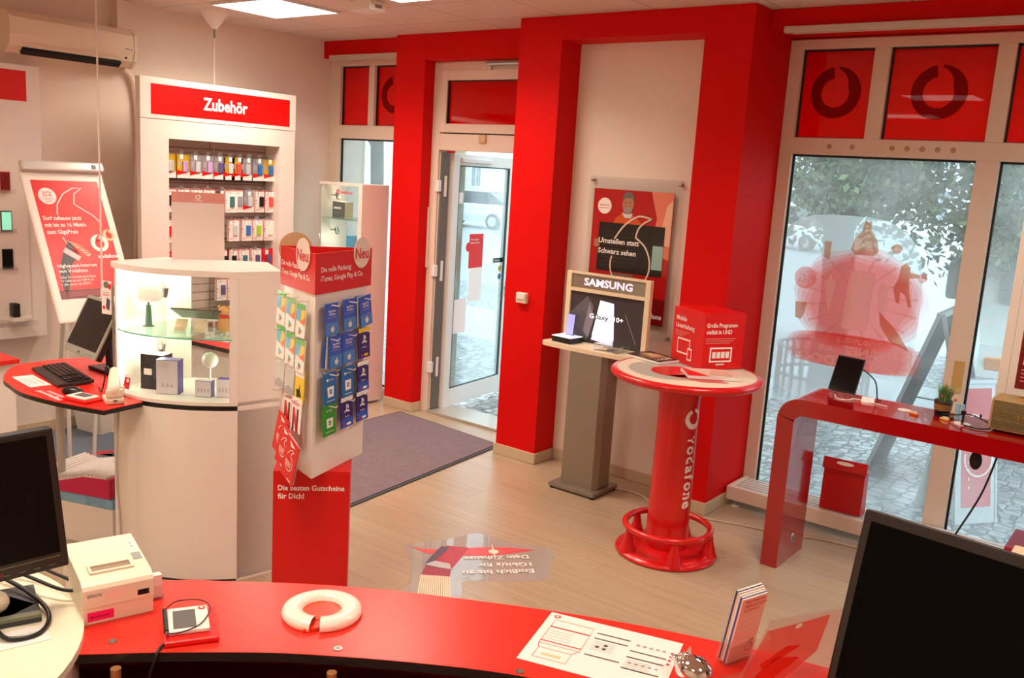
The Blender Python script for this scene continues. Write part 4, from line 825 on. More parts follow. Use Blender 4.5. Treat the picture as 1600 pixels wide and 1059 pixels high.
MB().box(-6.75, 1.4, .05, -5.98, 2.62, .80, LAM, .004).build('body', t); MB().box(-6.77, 1.38, .801, -5.95, 2.64, .83, DESKR, .003).build('cabinet_top', t); MB().box(-6.7, 1.45, .001, -6.02, 2.58, .049, BLACK).build('plinth', t)
t = thing('ceiling_pull', 'thin white pull string hanging from the ceiling down past the flip chart', 'pull string', (-4.62, 2.48, 1.0))
MB().tube([(-5.55, 2.98, ZC-.002), (-5.55, 2.98, ZC-.02)], .02, PLASTIC, 12).build('ceiling_cap', t)
MB().tube([(-5.55, 2.98, ZC-.02), (-5.50, 2.955, 1.32)], .006, mat('cord_white', (232, 214, 206), .5), 8).build('strand', t)
MB().tube([(-5.50, 2.955, 1.32), (-5.498, 2.954, 1.26)], .012, PLASTIC, 8).build('tassel_knob', t)
tag(MB().tube(smoothpath([(-4.20, 2.33, .92), (-4.19, 2.31, .6), (-4.20, 2.33, .3), (-4.17, 2.32, .008), (-4.05, 2.30, .006)], 6), .006, mat('cable_grey', (180, 170, 158), .5), 8).build('power_cable'), 'grey cable hanging from the side desk to the floor beside the showcase', 'cable')
# far glass cabinet in the corner
t = thing('corner_showcase', 'slim white glass showcase in the corner before the narrow window', 'showcase', (-6.3, 5.8, 0))
MB().box(-6.05, 5.62, .02, -6.0, 5.95, 2.02, LAM, .003).build('side_panel', t)
MB().box(-6.57, 5.62, .02, -6.0505, 5.95, .55, LAM, .003).build('base_cabinet', t)
MB().box(-6.57, 5.62, 1.995, -6.0505, 5.95, 2.02, LAM, .003).build('top_board', t)
MB().box(-6.57, 5.64, .5505, -6.555, 5.95, 1.9945, LAM).build('side_panel', t)
MB().box(-6.56, 5.622, .5505, -6.0505, 5.626, 1.9945, GLASS).build('glass_front', t)
for z in (1.69, 1.30): MB().box(-6.55, 5.63, z, -6.0505, 5.94, z+.006, glassy('shelf_glass')).build('glass_shelf', t)
MB(FY(0, 5.6215, 0)).logo(-6.32, 1.94, .022, PRED, PWHITE, 1).text('vodafone', -6.285, 1.925, .03, PRED, 1, bold=.02).build('lettering', t)
for z in (1.90, 1.58): MB().tube([(-6.54, 5.74, z), (-6.46, 5.74, z)], .006, STEEL, 8).tube([(-6.46, 5.74, z+.02), (-6.43, 5.73, z-.03)], .02, STEEL, 12).build('spot_light', t)
plight(-6.4, 5.76, 1.9, .5, .02); plight(-6.4, 5.76, 1.5, .7, .02)
def d4(q, w, h): q.text('BeoPlay', .02, h*.62, .022, PWHITE, 2, w=w*.6) if False else q.rect(.02, h*.55, w*.7, h*.68, PWHITE, 2).rect(.02, h*.3, w*.8, h*.33, INKL, 2)
bx('product_box', 'grey product box on the upper shelf of the corner showcase', 'box', -6.38, 5.74, 1.6965, 0, .17, .1, .15, mat('box_grey', (116, 118, 120), .4), mat('box_tan', (214, 196, 164), .4), None, d4)
bx('product_box', 'light blue slim box on the middle shelf of the corner showcase', 'box', -6.25, 5.74, 1.3065, 0, .06, .08, .24, mat('box_cyan', (90, 184, 232), .35), mat('box_cyan', (90, 184, 232), .35))
# ================================================================ gift card stand
VF, VR, VL = Vector((-3.065, 2.613)), Vector((-3.192, 3.043)), Vector((-3.397, 2.707))
t = thing('gift_card_stand', 'white three sided gift card stand with red crown and red base', 'display stand', (-3.2, 2.8, 0), group=None)
MB().prism([VF, VR, VL], .78, 1.64, LAM).build('column', t)
MB().prism([(-3.27, 2.56), (-3.022, 2.808), (-3.18, 2.963), (-3.428, 2.715)], .001, .779, RED if False else mat('cardboard_red', (214, 10, 6), .5)).build('base', t)
MB().add([(-3.023, 2.81, .0), (-2.985, 2.845, .0), (-3.023, 2.81, .22)], [(0, 1, 2)], PINK).build('base_flap', t) if False else None
BF = frame((-3.27, 2.56, 0), (.248, .248, 0), (0, 0, 1))
MB(BF).text('Die besten Gutscheine', .022, .685, .026, PWHITE, 1, bold=.022, w=.305).text('für Dich!', .022, .645, .026, PWHITE, 1, bold=.022, w=.12).build('base_lettering', t)
cen = (VF+VR+VL)/3
def scl(p, d): return p+(p-cen).normalized()*d
o1 = [scl(p, .02) for p in (VF, VR, VL)]; i1 = [scl(p, .008) for p in (VF, VR, VL)]
b = MB(); cr_ = mat('cardboard_red', (214, 10, 6), .5)
b.prism(o1, 1.625, 1.641, cr_)
for k in range(3):
    a, c = o1[k], o1[(k+1) % 3]; a2, c2 = i1[k], i1[(k+1) % 3]
    b.prism([a, c, c2, a2], 1.641, 1.805, cr_)
b.build('crown_box', t)
def sidef(A, B_, z, off=0.):
    d = (B_-A).normalized(); n = Vector((d.y, -d.x)); o = A+n*off
    return frame((o.x, o.y, z), (d.x, d.y, 0), (0, 0, 1))
RFc = sidef(o1[0], o1[1], 1.625, .0); LFc = sidef(o1[2], o1[0], 1.625, .0)
MB(RFc).text('Die volle Packung', .045, .095, .024, PWHITE, 1, w=.25).text('iTunes, Google Play & Co.', .045, .055, .024, PWHITE, 1, w=.36).build('crown_lettering', t)
MB(LFc).text('Die volle Packung', .015, .095, .024, PWHITE, 1, w=.22).text('iTunes, Google Play & Co.', .015, .055, .024, PWHITE, 1, w=.31).build('crown_lettering', t)
NR = mat('neu_red', (216, 46, 50), .5); DISC = mat('disc_pale', (236, 214, 202), .5)
for (Fm, x, z, nm) in ((RFc, .385, .165, 'right'), (LFc, .255, .165, 'left')):
    q = MB(Fm @ Matrix.Translation((0, 0, .002))); q.add([(x+.073*math.cos(a*math.pi/18), z+.073*math.sin(a*math.pi/18), h) for h in (0, .003) for a in range(36)], [list(range(36))[::-1], list(range(36, 72))]+[(i, (i+1) % 36, 36+(i+1) % 36, 36+i) for i in range(36)], DISC)
    q.text('Neu', x, z-.028, .052, NR, 6, bold=.02, align='c'); q.build('round_badge', t)
BFc = sidef(o1[1], o1[2], 1.625, .0)
q = MB(BFc @ Matrix.Translation((0, 0, .001))); q.add([(.36+.078*math.cos(a*math.pi/18), .165+.078*math.sin(a*math.pi/18), h) for h in (0, .003) for a in range(36)], [list(range(36))[::-1], list(range(36, 72))]+[(i, (i+1) % 36, 36+(i+1) % 36, 36+i) for i in range(36)], mat('cardboard_tan', (206, 168, 128), .7)); q.build('round_badge', t)
RF_, LF_ = sidef(VF, VR, 0), sidef(VL, VF, 0)
def apple(q, x, y, s):
    q.disc(x-.22*s, y, .42*s, PWHITE, 3, 18).disc(x+.22*s, y, .42*s, PWHITE, 3, 18).disc(x-.16*s, y-.25*s, .38*s, PWHITE, 3, 16).disc(x+.16*s, y-.25*s, .38*s, PWHITE, 3, 16).poly([(x, y+.42*s), (x+.05*s, y+.72*s), (x+.3*s, y+.85*s), (x+.25*s, y+.55*s)], PWHITE, 3)
CB = mat('card_blue', (30, 88, 196), .3); CB2 = mat('card_sky', (60, 130, 206), .3); CN = mat('card_navy', (34, 34, 112), .3); CG = mat('card_green', (44, 150, 40), .3); CW = mat('card_azure', (12, 106, 178), .3); CY = mat('card_yellow', (236, 200, 30), .35); CO = mat('card_orange', (236, 106, 34), .35); CGR = mat('card_leaf', (70, 178, 60), .35); CBL = mat('card_lightblue', (100, 170, 206), .35); CPG = mat('card_paper_grey', (206, 204, 198), .4)
def card(Fm, x, ztop, w, h, kind, label, out=.03, tilt=0., fan=0):
    """a hanging gift card with the peg it hangs on; fan adds the cards seen behind it"""
    G = Fm @ Matrix.Translation((x, ztop, out)) @ Matrix.Rotation(tilt, 4, 'Z') @ Matrix.Rotation(math.radians(-3), 4, 'X')
    O = G @ Vector((0, 0, 0)); t = thing('gift_card', label, 'gift card', tuple(O), 0, 'gift cards on the white stand')
    bk = {'apple': CB, 'win': CW, 'ps': CN, 'psy': CN, 'xbox': CG, 'play': PWHITE, 'grey': CPG, 'yellow': CY, 'net': PWHITE, 'red': PRED}[kind]
    MB(G).box(-w/2, -h, -.004, w/2, 0, 0, bk).build('card', t)
    q = MB(G)
    if kind == 'apple':
        q.rect(-w/2, -h*.62, w/2, -h*.60, CB2, 1).rect(-w/2, -h, w/2, -h*.62, CB2, 1).text('App Store', 0, -h*.27, h*.07, PWHITE, 3, bold=.02, align='c').text('& iTunes', 0, -h*.37, h*.07, PWHITE, 3, bold=.02, align='c').rect(-w*.35, -h*.44, w*.35, -h*.435, PWHITE, 2); apple(q, 0, -h*.8, h*.16)
    elif kind == 'win':
        q.text('Windows', -w*.1, -h*.25, h*.05, PWHITE, 2).rect(-w*.3, -h*.26, -w*.14, -h*.19, PWHITE, 2).poly([(-w*.22, -h*.78), (w*.24, -h*.78), (w*.27, -h*.45), (-w*.25, -h*.45)], PWHITE, 2).rect(-w*.09, -h*.68, w*.1, -h*.54, CW, 3).rect(-w*.005, -h*.68, w*.01, -h*.54, PWHITE, 4).rect(-w*.09, -h*.615, w*.1, -h*.605, PWHITE, 4).rect(-w*.3, -h*.91, w*.3, -h*.89, PWHITE, 2)
    elif kind == 'xbox':
        q.text('XBOX', -w*.1, -h*.23, h*.055, PWHITE, 2).disc(-w*.2, -h*.2, h*.03, PWHITE, 2).poly([(-w*.22, -h*.75), (w*.24, -h*.75), (w*.27, -h*.45), (-w*.25, -h*.45)], PWHITE, 2).disc(0, -h*.60, h*.08, CG, 3).rect(-w*.12, -h*.61, w*.12, -h*.595, PWHITE, 4).rect(-w*.32, -h*.89, w*.32, -h*.87, PWHITE, 2)
    elif kind in ('ps', 'psy'):
        q.rect(-w/2, -h*.14, w/2, 0, CY if kind == 'psy' else PWHITE, 2).poly([(-w*.08, -h*.48), (0, -h*.50), (0, -h*.24), (-w*.08, -h*.22)], PWHITE, 3).poly([(0, -h*.24), (w*.12, -h*.28), (w*.14, -h*.38), (w*.06, -h*.40), (w*.04, -h*.31), (0, -h*.30)], PWHITE, 3).poly([(-w*.26, -h*.48), (-w*.09, -h*.41), (-w*.09, -h*.46), (-w*.18, -h*.50)], PWHITE, 3).poly([(w*.02, -h*.42), (w*.24, -h*.47), (w*.14, -h*.51), (w*.02, -h*.48)], PWHITE, 3).text('PlayStation', 0, -h*.66, h*.045, PWHITE, 3, align='c').rect(-w/2, -h, w/2, -h*.7, CB if kind == 'ps' else CN, 1).disc(-w*.24, -h*.9, h*.055, PRED, 3).rect(-w*.05, -h*.94, w*.3, -h*.86, CY if kind == 'psy' else PWHITE, 3)
    elif kind == 'play':
        q.poly([(-w/2, -h*.5), (w/2, -h*.62), (w/2, -h*.1), (-w/2, -h*.1)], CBL, 1).poly([(0, -h*.56), (w/2, -h*.62), (w/2, -h*.1), (w*.1, -h*.12)], CY, 2).poly([(-w*.1, -h*.545), (w/2, -h*.62), (w/2, -h*.38)], CO, 3).rect(-w/2, -h*.16, w/2, 0, CGR, 3).poly([(-w*.12, -h*.92), (w*.22, -h*.8), (-w*.12, -h*.68)], mat('play_teal', (40, 170, 160), .4), 3).poly([(-w*.12, -h*.92), (w*.22, -h*.8), (0, -h*.8)], CO, 4)
    elif kind == 'grey': q.poly([(-w/2, -h), (w/2, -h), (w/2, -h*.8), (0, -h*.7), (-w/2, -h*.82)], INKL, 2).rect(-w*.3, -h*.3, w*.2, -h*.28, INKL, 2)
    elif kind == 'yellow': q.rect(-w/2, -h*.22, w/2, 0, PWHITE, 2).poly([(-w*.2, -h*.85), (w*.3, -h*.8), (w*.1, -h*.6), (w*.1, -h*.42), (0, -h*.6), (-w*.25, -h*.6)], BLACK, 3)
    elif kind == 'net': q.text('NETFLIX', 0, -h*.2, h*.075, PRED, 3, bold=.02, w=w*.72, align='c').poly([(-w*.3, -h), (-w*.12, -h), (-w*.12, -h*.3), (-w*.3, -h*.3)], DRED, 2).poly([(w*.12, -h), (w*.3, -h), (w*.3, -h*.3), (w*.12, -h*.3)], DRED, 2).poly([(-w*.3, -h*.3), (-w*.12, -h*.3), (w*.3, -h), (w*.12, -h)], PRED, 3).rect(-w/2, -h, -w/2+.004, 0, PRED, 1)
    elif kind == 'red': q.outline(0, -h*.58, w*.26, PWHITE, .004, 2).rect(-w*.2, -h*.55, w*.2, -h*.53, PWHITE, 3).rect(-w*.2, -h*.60, w*.15, -h*.58, PWHITE, 3).rect(-w*.2, -h*.65, w*.17, -h*.63, PWHITE, 3).poly([(-w*.22, -h*.04), (w*.3, -h*.10), (-w*.05, -h*.16)], PWHITE, 3).rect(w*.05, -h*.95, w*.35, -h*.92, PWHITE, 3)
    q.build('print', t)
    for i in range(fan):
        a = math.radians(3.5*(i+1)); G2 = Fm @ Matrix.Translation((x-.006*(i+1), ztop, out-.006*(i+1))) @ Matrix.Rotation(tilt-a, 4, 'Z')
        O2 = G2 @ Vector((0, 0, 0)); u = thing('gift_card', label.replace(' card ', ' card fanned out behind the one ')[:300] if False else None, None, tuple(O2), 0, 'gift cards on the white stand')
        u['label'] = ('inner' if i == 0 else 'outer')+' card edge behind the '+label.replace('gift card', 'card'); u['category'] = 'gift card'
        MB(G2).box(-w/2, -h, -.004, w/2, 0, 0, (CPG, bk)[i % 2]).build('card', u)
    return t
Wc, Hc = .105, .145
cl = ('left', 'middle', 'right')
grid = [(('apple', 'apple', 'apple'), 1.585), (('apple', 'apple', 'psy'), 1.43), (('win', 'win', 'ps'), 1.268), (('xbox', 'ps', 'ps'), 1.12)]
nmz = {'apple': 'blue app and music gift card', 'psy': 'dark blue game card with yellow top', 'ps': 'navy blue game card', 'win': 'azure software gift card', 'xbox': 'green game gift card'}
rown = ('top', 'second', 'third', 'lowest')
for r, (ks, z) in enumerate(grid):
    for c, k in enumerate(ks):
        x = (.085, .235, .375)[c]+(.04 if (k == 'apple' and r == 1 and c == 0) else 0)
        card(RF_, x, z-(.004 if c == 0 else 0), Wc, Hc, k, nmz[k]+', '+cl[c]+' in the '+rown[r]+' row', out=.03, tilt=math.radians(6 if (r, c) == (0, 2) else 0), fan=2 if (r, c) in ((1, 0), (0, 2), (1, 1)) else 0)
LG = [(('play', 'play', 'play'), 1.60), (('play', 'play', 'play'), 1.44), (('grey', 'grey', 'yellow'), 1.30)]
for r, (ks, z) in enumerate(LG):
    for c, k in enumerate(ks): card(LF_, (.06, .17, .28)[c], z-.012*c, .095, .15, k, {'play': 'colourful app gift card', 'grey': 'grey white gift card', 'yellow': 'yellow and black gift card'}[k]+', '+cl[c]+' in the '+rown[r]+' row of the left face', out=.035)
for c, x in enumerate((.10, .14, .27)): card(LF_, x, 1.145, .105, .155, 'net', ('red and white film gift card behind two others at the lower left', 'red and white film gift card half hidden behind another', 'front red and white film gift card on the left face')[c], out=(.02, .03, .045)[c])
card(LF_, .14, 1.03, .12, .20, 'red', 'red prepaid pack hanging at the far left of the stand', out=.05, tilt=math.radians(-16))
card(LF_, .235, 1.0, .12, .20, 'red', 'red prepaid pack hanging in the middle of the three tilted ones', out=.075, tilt=math.radians(-16))
card(LF_, .335, .965, .13, .20, 'red', 'large red prepaid pack hanging front most near the column edge', out=.085, tilt=math.radians(-16), fan=1)
pg = MB(RF_)
for r, (ks, z) in enumerate(grid):
    for x in (.085, .235, .375): pg.tube([(x, z-.012, .0), (x, z-.012, .075), (x, z-.002, .08)], .0028, PLASTIC, 6)
pg.build('pegs', t) if False else None
for (Fm, xs, zs) in ((RF_, (.085, .235, .375), (1.585, 1.43, 1.268, 1.12)), (LF_, (.06, .17, .28), (1.60, 1.44, 1.30, 1.15))):
    for z in zs:
        for x in xs: MB(Fm).tube([(x, z-.012, .0), (x, z-.014, .07), (x, z-.004, .075)], .0028, PLASTIC, 6).build('peg', t)
# ================================================================ wall poster
t = thing('wall_poster', 'framed red television poster of a man on the pale wall above the bistro table', 'poster', (-3.3, 5.76, 1.1))
MB().box(-3.70, 5.735, 1.08, -2.93, 5.741, 2.22, ACRYL, .002).build('acrylic_panel', t)
F = FY(-3.655, 5.7345, 1.19)   # poster sheet .66 x .95
w, h = .655, .94
q = MB(F); q.rect(0, 0, w, h, mat('poster_red', (180, 16, 16), .35), 1).rect(.0, .0, w, h*.20, DRED, 2).rect(w*.3, h*.0, w*.5, h*.35, mat('poster_maroon', (150, 12, 14), .4), 2)
q.poly([(w*.75, h*.55), (w, h*.5), (w, h), (w*.73, h), (w*.82, h*.8)], mat('poster_glow', (226, 130, 100), .4), 2).poly([(w*.86, h*.62), (w, h*.6), (w, h*.95), (w*.93, h*.9)], mat('poster_glow2', (238, 190, 160), .4), 3)
q.poly([(w*.25, h*.68), (w*.30, h*.78), (w*.38, h*.82), (w*.50, h*.82), (w*.62, h*.77), (w*.70, h*.66)], mat('orange_jumper', (206, 84, 20), .5), 4)
q.disc(w*.45, h*.895, .048, mat('poster_skin', (176, 120, 92), .5), 5, ry=.062).poly([(w*.38, h*.91), (w*.385, h*.965), (w*.42, h*.985), (w*.48, h*.985), (w*.52, h*.96), (w*.525, h*.91), (w*.50, h*.94), (w*.41, h*.94)], mat('poster_hair', (110, 104, 100), .5), 6).poly([(w*.395, h*.865), (w*.51, h*.865), (w*.50, h*.835), (w*.45, h*.815), (w*.40, h*.835)], mat('poster_beard', (150, 140, 132), .5), 6)
q.rect(w*.405, h*.905, w*.435, h*.909, BLACK, 7).rect(w*.465, h*.905, w*.495, h*.909, BLACK, 7)
q.poly([(w*.38, h*.83), (w*.45, h*.815), (w*.52, h*.83), (w*.50, h*.79), (w*.42, h*.79)], mat('poster_collar', (210, 214, 220), .5), 6)
q.poly([(w*.32, h*.30), (w*.58, h*.30), (w*.58, h*.36), (w*.32, h*.36)], mat('poster_grey', (120, 100, 84), .5), 3)
q.rect(w*.10, h*.37, w*.93, h*.745, mat('tv_black', (30, 26, 22), .3), 6)
for i in range(9): q.rect(w*.14, h*(.41+i*.033), w*(.55+.03*(i % 4)), h*(.413+i*.033), mat('tv_line', (74, 66, 56), .4), 7)
q.rect(w*.80, h*.42, w*.93, h*.60, mat('poster_teal', (150, 190, 180), .4), 7).poly([(w*.05, h*.55), (w*.12, h*.55), (w*.12, h*.61), (w*.05, h*.61)], mat('poster_skin', (176, 120, 92), .5), 7)
q.outline(w*.53, h*.43, w*.25, mat('poster_line', (226, 206, 184), .5), .012, 8)
q.text('Umstellen statt', w*.11, h*.585, .038, PWHITE, 9, bold=.025, w=w*.52).text('Schwarz sehen', w*.11, h*.505, .038, PWHITE, 9, bold=.025, w=w*.49)
q.disc(w*.15, h*.87, .058, PWHITE, 4).text('MAGST DU?', w*.15, h*.87, .011, PRED, 5, align='c').text('Jetzt informieren', w*.15, h*.85, .009, PRED, 5, align='c').text('vodafone', w*.98, h*.05, .036, PWHITE, 5, bold=.02, align='r')
q.build('print', t)
for (x, z) in ((-3.675, 2.19), (-2.955, 2.19), (-3.675, 1.11), (-2.955, 1.11)): MB(FY(x, 5.7339, z)).lathe([(.012, -.02), (.012, .008), (.009, .012), (0, .013)], STEEL, 14).build('standoff', t)
# ================================================================ phone stand with screen board
t = thing('phone_stand', 'grey metal phone stand with cream shelf and illuminated screen board', 'display stand', (-3.3, 5.35, 0))
MB().box(-3.50, 5.17, .015, -3.12, 5.50, .04, BRUSH, .004).build('foot_plate', t)
for (x, y) in ((-3.48, 5.19), (-3.14, 5.19), (-3.14, 5.48), (-3.48, 5.48)): MB().cyl(x, y, .0005, .016, .015, BLACK, 12).build('foot', t)
c = MB(); c.prism([(-3.44, 5.24), (-3.18, 5.24), (-3.15, 5.28), (-3.15, 5.42), (-3.44, 5.42)], .0401, 1.0, BRUSH); c.build('column', t)
SC = mat('shelf_cream', (232, 214, 182), .45)
pts = arc([(-3.72, 5.31), (-3.70, 5.27), (-3.6, 5.25), (-3.3, 5.235), (-3.02, 5.25), (-2.97, 5.28)], 4)+[(-2.95, 5.50), (-3.70, 5.50)]
MB().prism(pts, 1.001, 1.03, SC).build('shelf', t)
MB().box(-3.66, 5.46, 1.0301, -3.62, 5.50, 1.535, SC, .003).box(-3.01, 5.46, 1.0301, -2.97, 5.50, 1.535, SC, .003).box(-3.6199, 5.46, 1.395, -3.0101, 5.50, 1.42, SC).box(-3.6199, 5.461, 1.52, -3.0101, 5.50, 1.535, SC).build('board_frame', t)
MB().box(-3.6199, 5.47, 1.4205, -3.0101, 5.495, 1.5195, BRUSH).build('name_panel', t)
MB(FY(-3.315, 5.4695, 1.445)).text('SAMSUNG', 0, 0, .052, mat('white_lit', (235, 232, 250), .4, em=(225, 222, 255), es=.4), 1, bold=.032, w=.40, align='c').build('lettering', t)
MB().box(-3.6199, 5.475, 1.0305, -3.0101, 5.49, 1.3945, mat('screen_slate', (66, 62, 64), .15)).build('screen', t)
q = MB(FY(-3.6199, 5.4745, 1.03)); lil = mat('screen_lilac', (196, 190, 236), .3, em=(190, 186, 240), es=.9); blu = mat('screen_white', (236, 240, 255), .3, em=(236, 240, 255), es=.6); dk = mat('screen_mid', (104, 100, 112), .2)
q.poly([(.0, .03), (.16, .02), (.20, .27), (.14, .34), (.0, .20)], dk, 1).poly([(.12, .08), (.17, .04), (.205, .18), (.16, .30)], mat('screen_grey', (142, 136, 154), .2), 2)
q.poly([(.20, .06), (.38, .045), (.36, .31), (.25, .32)], blu, 3).poly([(.205, .06), (.38, .045), (.375, .035), (.20, .045)], lil, 4).poly([(.195, .03), (.37, .015), (.36, .035), (.20, .05)], lil, 3).poly([(.355, .31), (.378, .05), (.385, .05), (.365, .31)], lil, 4)
q.stroke([(.46, .25), (.56, .05)], .003, INKL, 2).text('Galaxy S10+', .17, .185, .034, mat('screen_text', (250, 250, 255), .3, em=(255, 255, 255), es=.8), 6, bold=.01, w=.28)
q.text('alaxy', .205, .185, .034, INK, 8, bold=.03, w=.125); q.build('screen_image', t)
t = thing('phone_on_dock', 'violet lit phone standing on a black dock on the cream shelf', 'phone', (-3.56, 5.38, 1.03))
MB(TR(-3.565, 5.375, 1.0305, math.radians(-5))).box(-.085, -.07, 0, .085, .07, .04, BLACK, .003).build('dock', t)
MB(TR(-3.565, 5.375, 1.0705, math.radians(-5))).box(-.086, -.071, .0, .086, .071, .006, mat('dock_glow', (220, 226, 240), .3, em=(220, 230, 255), es=.5), .002).build('dock_plate', t)
G = frame((-3.60, 5.40, 1.078), (1, -.15, 0), (.06, .10, 1)); MB(G).box(0, 0, -.008, .075, .155, 0, BLACK, .004).rect(.003, .004, .072, .151, mat('phone_violet', (150, 150, 220), .3, em=(150, 155, 235), es=.6), 1).build('phone', t)
t = thing('acrylic_riser', 'clear acrylic block with small printed cards on the cream shelf', 'card holder', (-3.15, 5.36, 1.03))
MB().box(-3.28, 5.28, 1.0305, -3.08, 5.44, 1.034, ACRYL).box(-3.28, 5.28, 1.034, -3.08, 5.283, 1.075, ACRYL).box(-3.083, 5.283, 1.034, -3.08, 5.44, 1.075, ACRYL).box(-3.28, 5.283, 1.075, -3.08, 5.44, 1.078, ACRYL).build('acrylic', t)
MB(TR(-3.23, 5.34, 1.036, .4)).box(-.02, -.04, 0, .02, .04, .003, CY).box(.025, -.04, 0, .065, .04, .003, INK).box(-.07, -.04, 0, -.03, .03, .003, PAPER).build('cards', t)
# ================================================================ bistro table
BX, BY = -2.335, 4.765
TRD = mat('table_red', (208, 12, 14), .28, coat=.2); CREAMT = mat('table_cream', (232, 216, 196), .35); GRT = mat('table_grey', (176, 172, 164), .35)
t = thing('bistro_table', 'tall round red bistro table with foot ring and white lettering on its column', 'table', (BX, BY, 0))
MB().lathe([(0, .002), (.30, .002), (.305, .01), (.30, .022), (.24, .034), (.13, .05), (0, .05)], TRD, 48, BX, BY).build('base', t)
MB().lathe([(.128, .045), (.122, .5), (.118, .8), (.120, .96), (.14, 1.079)], TRD, 40, BX, BY).build('column', t)
MB().lathe([(0, 1.055), (.40, 1.055), (.425, 1.06), (.44, 1.075), (.44, 1.09), (.428, 1.101), (.40, 1.103)], TRD, 64, BX+.02, BY+.01, .02).build('top_edge', t)
tp = MB(frame((BX+.02, BY+.01, 1.1232), (1, 0, 0), (0, 1, 0))); tp.disc(0, 0, .405, CREAMT, 0, 64).disc(-.06, -.05, .26, GRT, 1, 48).disc(-.03, -.06, .15, TRD, 2, 40).poly([(-.17, -.02), (-.26, .18), (-.02, .33), (.22, .36), (.05, .16), (.06, 0)], GRT, 1.5).poly([(-.02, -.2), (.2, -.2), (.32, -.1), (.1, -.02)], TRD, 2)
tp.build('table_top', t); MB().cyl(BX+.02, BY+.01, 1.1255, 1.134, .035, PLASTIC, 24).build('centre_cap', t)
MB().torus(.255, .02, TRD, BX, BY, .165, 56, 12).build('foot_ring', t)
for i in range(5):
    a = math.radians(20+72*i); cx, cy = BX+.255*math.cos(a), BY+.255*math.sin(a)
    MB().lathe([(.055, .02), (.03, .09), (.018, .15)], TRD, 16, cx, cy).build('ring_bracket', t)
# lettering wraps the column: each glyph sits on its own tangent plane
def colr(z): return .128-(.006*(z-.045)/.455) if z < .5 else .122-.004*(z-.5)/.3 if z < .8 else .118+.002*(z-.8)/.16
q = MB(); a0 = math.radians(-22)
s_ = 'vodafone'; z = .76
for ch in s_:
    vs, fs, tw = textmesh(ch, .03); sc = .075/.72; out = []
    for (x, y) in vs:
        zz = z-x*sc*.95; aa = a0+(y*sc)/.12-.10; rr = colr(zz)+.0015; out.append((BX+rr*math.cos(aa), BY+rr*math.sin(aa), zz))
    q.add(out, fs, PWHITE); z -= tw*sc*.95+.010
vs = []; n = 28
for i in range(n):
    a = 2*math.pi*i/n
    for R in (.062, .036):
        zz = .86+R*math.cos(a)+(.006 if R < .05 else 0); aa = a0+R*math.sin(a)/.12+.15; rr = colr(zz)+.0015; vs.append((BX+rr*math.cos(aa), BY+rr*math.sin(aa), zz))
q.add(vs, [(2*i, 2*((i+1) % n), 2*((i+1) % n)+1, 2*i+1) for i in range(n-2)], PWHITE); q.build('column_lettering', t)
TZ = 1.1265
t = thing('promotion_box', 'red cardboard cube with white device pictures on the bistro table', 'box', (-2.36, 5.0, TZ))
A, B_ = Vector((-2.545, 5.01)), Vector((-2.265, 4.86)); C_ = Vector((-2.125, 5.115)); D_ = A+(C_-B_)
MB().prism([A, B_, C_, D_], TZ, TZ+.335, PRED).build('carton', t)
dl, dr = (B_-A), (C_-B_)
q = MB(sidef(A, B_, TZ, .0006)); W1 = dl.length
q.text('Mobile', .03, .26, .028, PWHITE, 1, bold=.02).text('Unterhaltung', .03, .215, .028, PWHITE, 1, bold=.02, w=.19)
for i in range(3): q.rect(.03, .19-.012*i, .17-.03*i, .194-.012*i, PINK, 1)
for (a, b, c, d_, k_) in ((.06, .06, .19, .155, 1), (.17, .03, .215, .105, 3)): q.rect(a, b, c, d_, PWHITE, k_).rect(a+.007, b+.010, c-.007, d_-.010, PRED, k_+1)
q.build('front_print', t)
q = MB(sidef(B_, C_, TZ, .0006))
q.text('Große Programm-', .012, .255, .026, PWHITE, 1, bold=.02, w=.225).text('vielfalt in UHD', .012, .215, .026, PWHITE, 1, bold=.02, w=.185)
for i in range(3): q.rect(.012, .185-.013*i, .23-.02*i, .189-.013*i, PINK, 1)
q.rect(.05, .045, .21, .135, PWHITE, 1).rect(.06, .055, .20, .125, PRED, 2).rect(.10, .028, .16, .036, PWHITE, 2)
for i in range(4): q.rect(.068+.032*i, .07, .094+.032*i, .108, PWHITE, 3)
q.build('side_print', t)
MB().prism([A+Vector((.02, .01)), B_+Vector((.0, .012)), C_+Vector((-.02, -.01)), D_], TZ+.3351, TZ+.339, PRED).build('lid', t)
def mag(name, label, x, y, rz, cov, n=2, z=TZ, w=.21, h=.29, art=None):
    t = thing(name, label, 'magazine', (x, y, z), rz)
    c = MB(TR(x, y, z, rz)); c.box(-w/2, -h/2, .0, w/2, h/2, .006+.002*n, PAPER); c.build('pages', t)
    q = MB(TR(x, y, z+.006+.002*n, rz)); q.rect(-w/2, -h/2, w/2, h/2, cov, 1)
    if art: art(q)
    q.build('cover', t)
def a1(q): q.poly([(-.08, -.05), (.05, -.1), (.09, .05), (-.02, .1)], mat('art_brown', (150, 96, 66), .3), 2).poly([(-.03, -.02), (.05, -.04), (.06, .08), (0, .09)], mat('art_sand', (206, 170, 136), .3), 3).text('LOCAL', -.08, -.11, .03, PWHITE, 4, bold=.02)
def a2(q): q.poly([(-.105, -.145), (.105, -.145), (.105, -.02)], PRED, 2).poly([(-.08, .02), (.06, -.02), (.08, .11), (-.05, .12)], mat('art_rose', (216, 160, 140), .3), 3)
mag('magazine', 'dark brown magazine on the left of the bistro table', -2.62, 4.93, math.radians(75), mat('mag_dark', (70, 46, 36), .25), 4, art=a1)
mag('magazine', 'pale magazine with red corner at the front of the bistro table', -2.16, 4.76, math.radians(-52), mat('mag_pale', (226, 204, 188), .25), 6, art=a2)
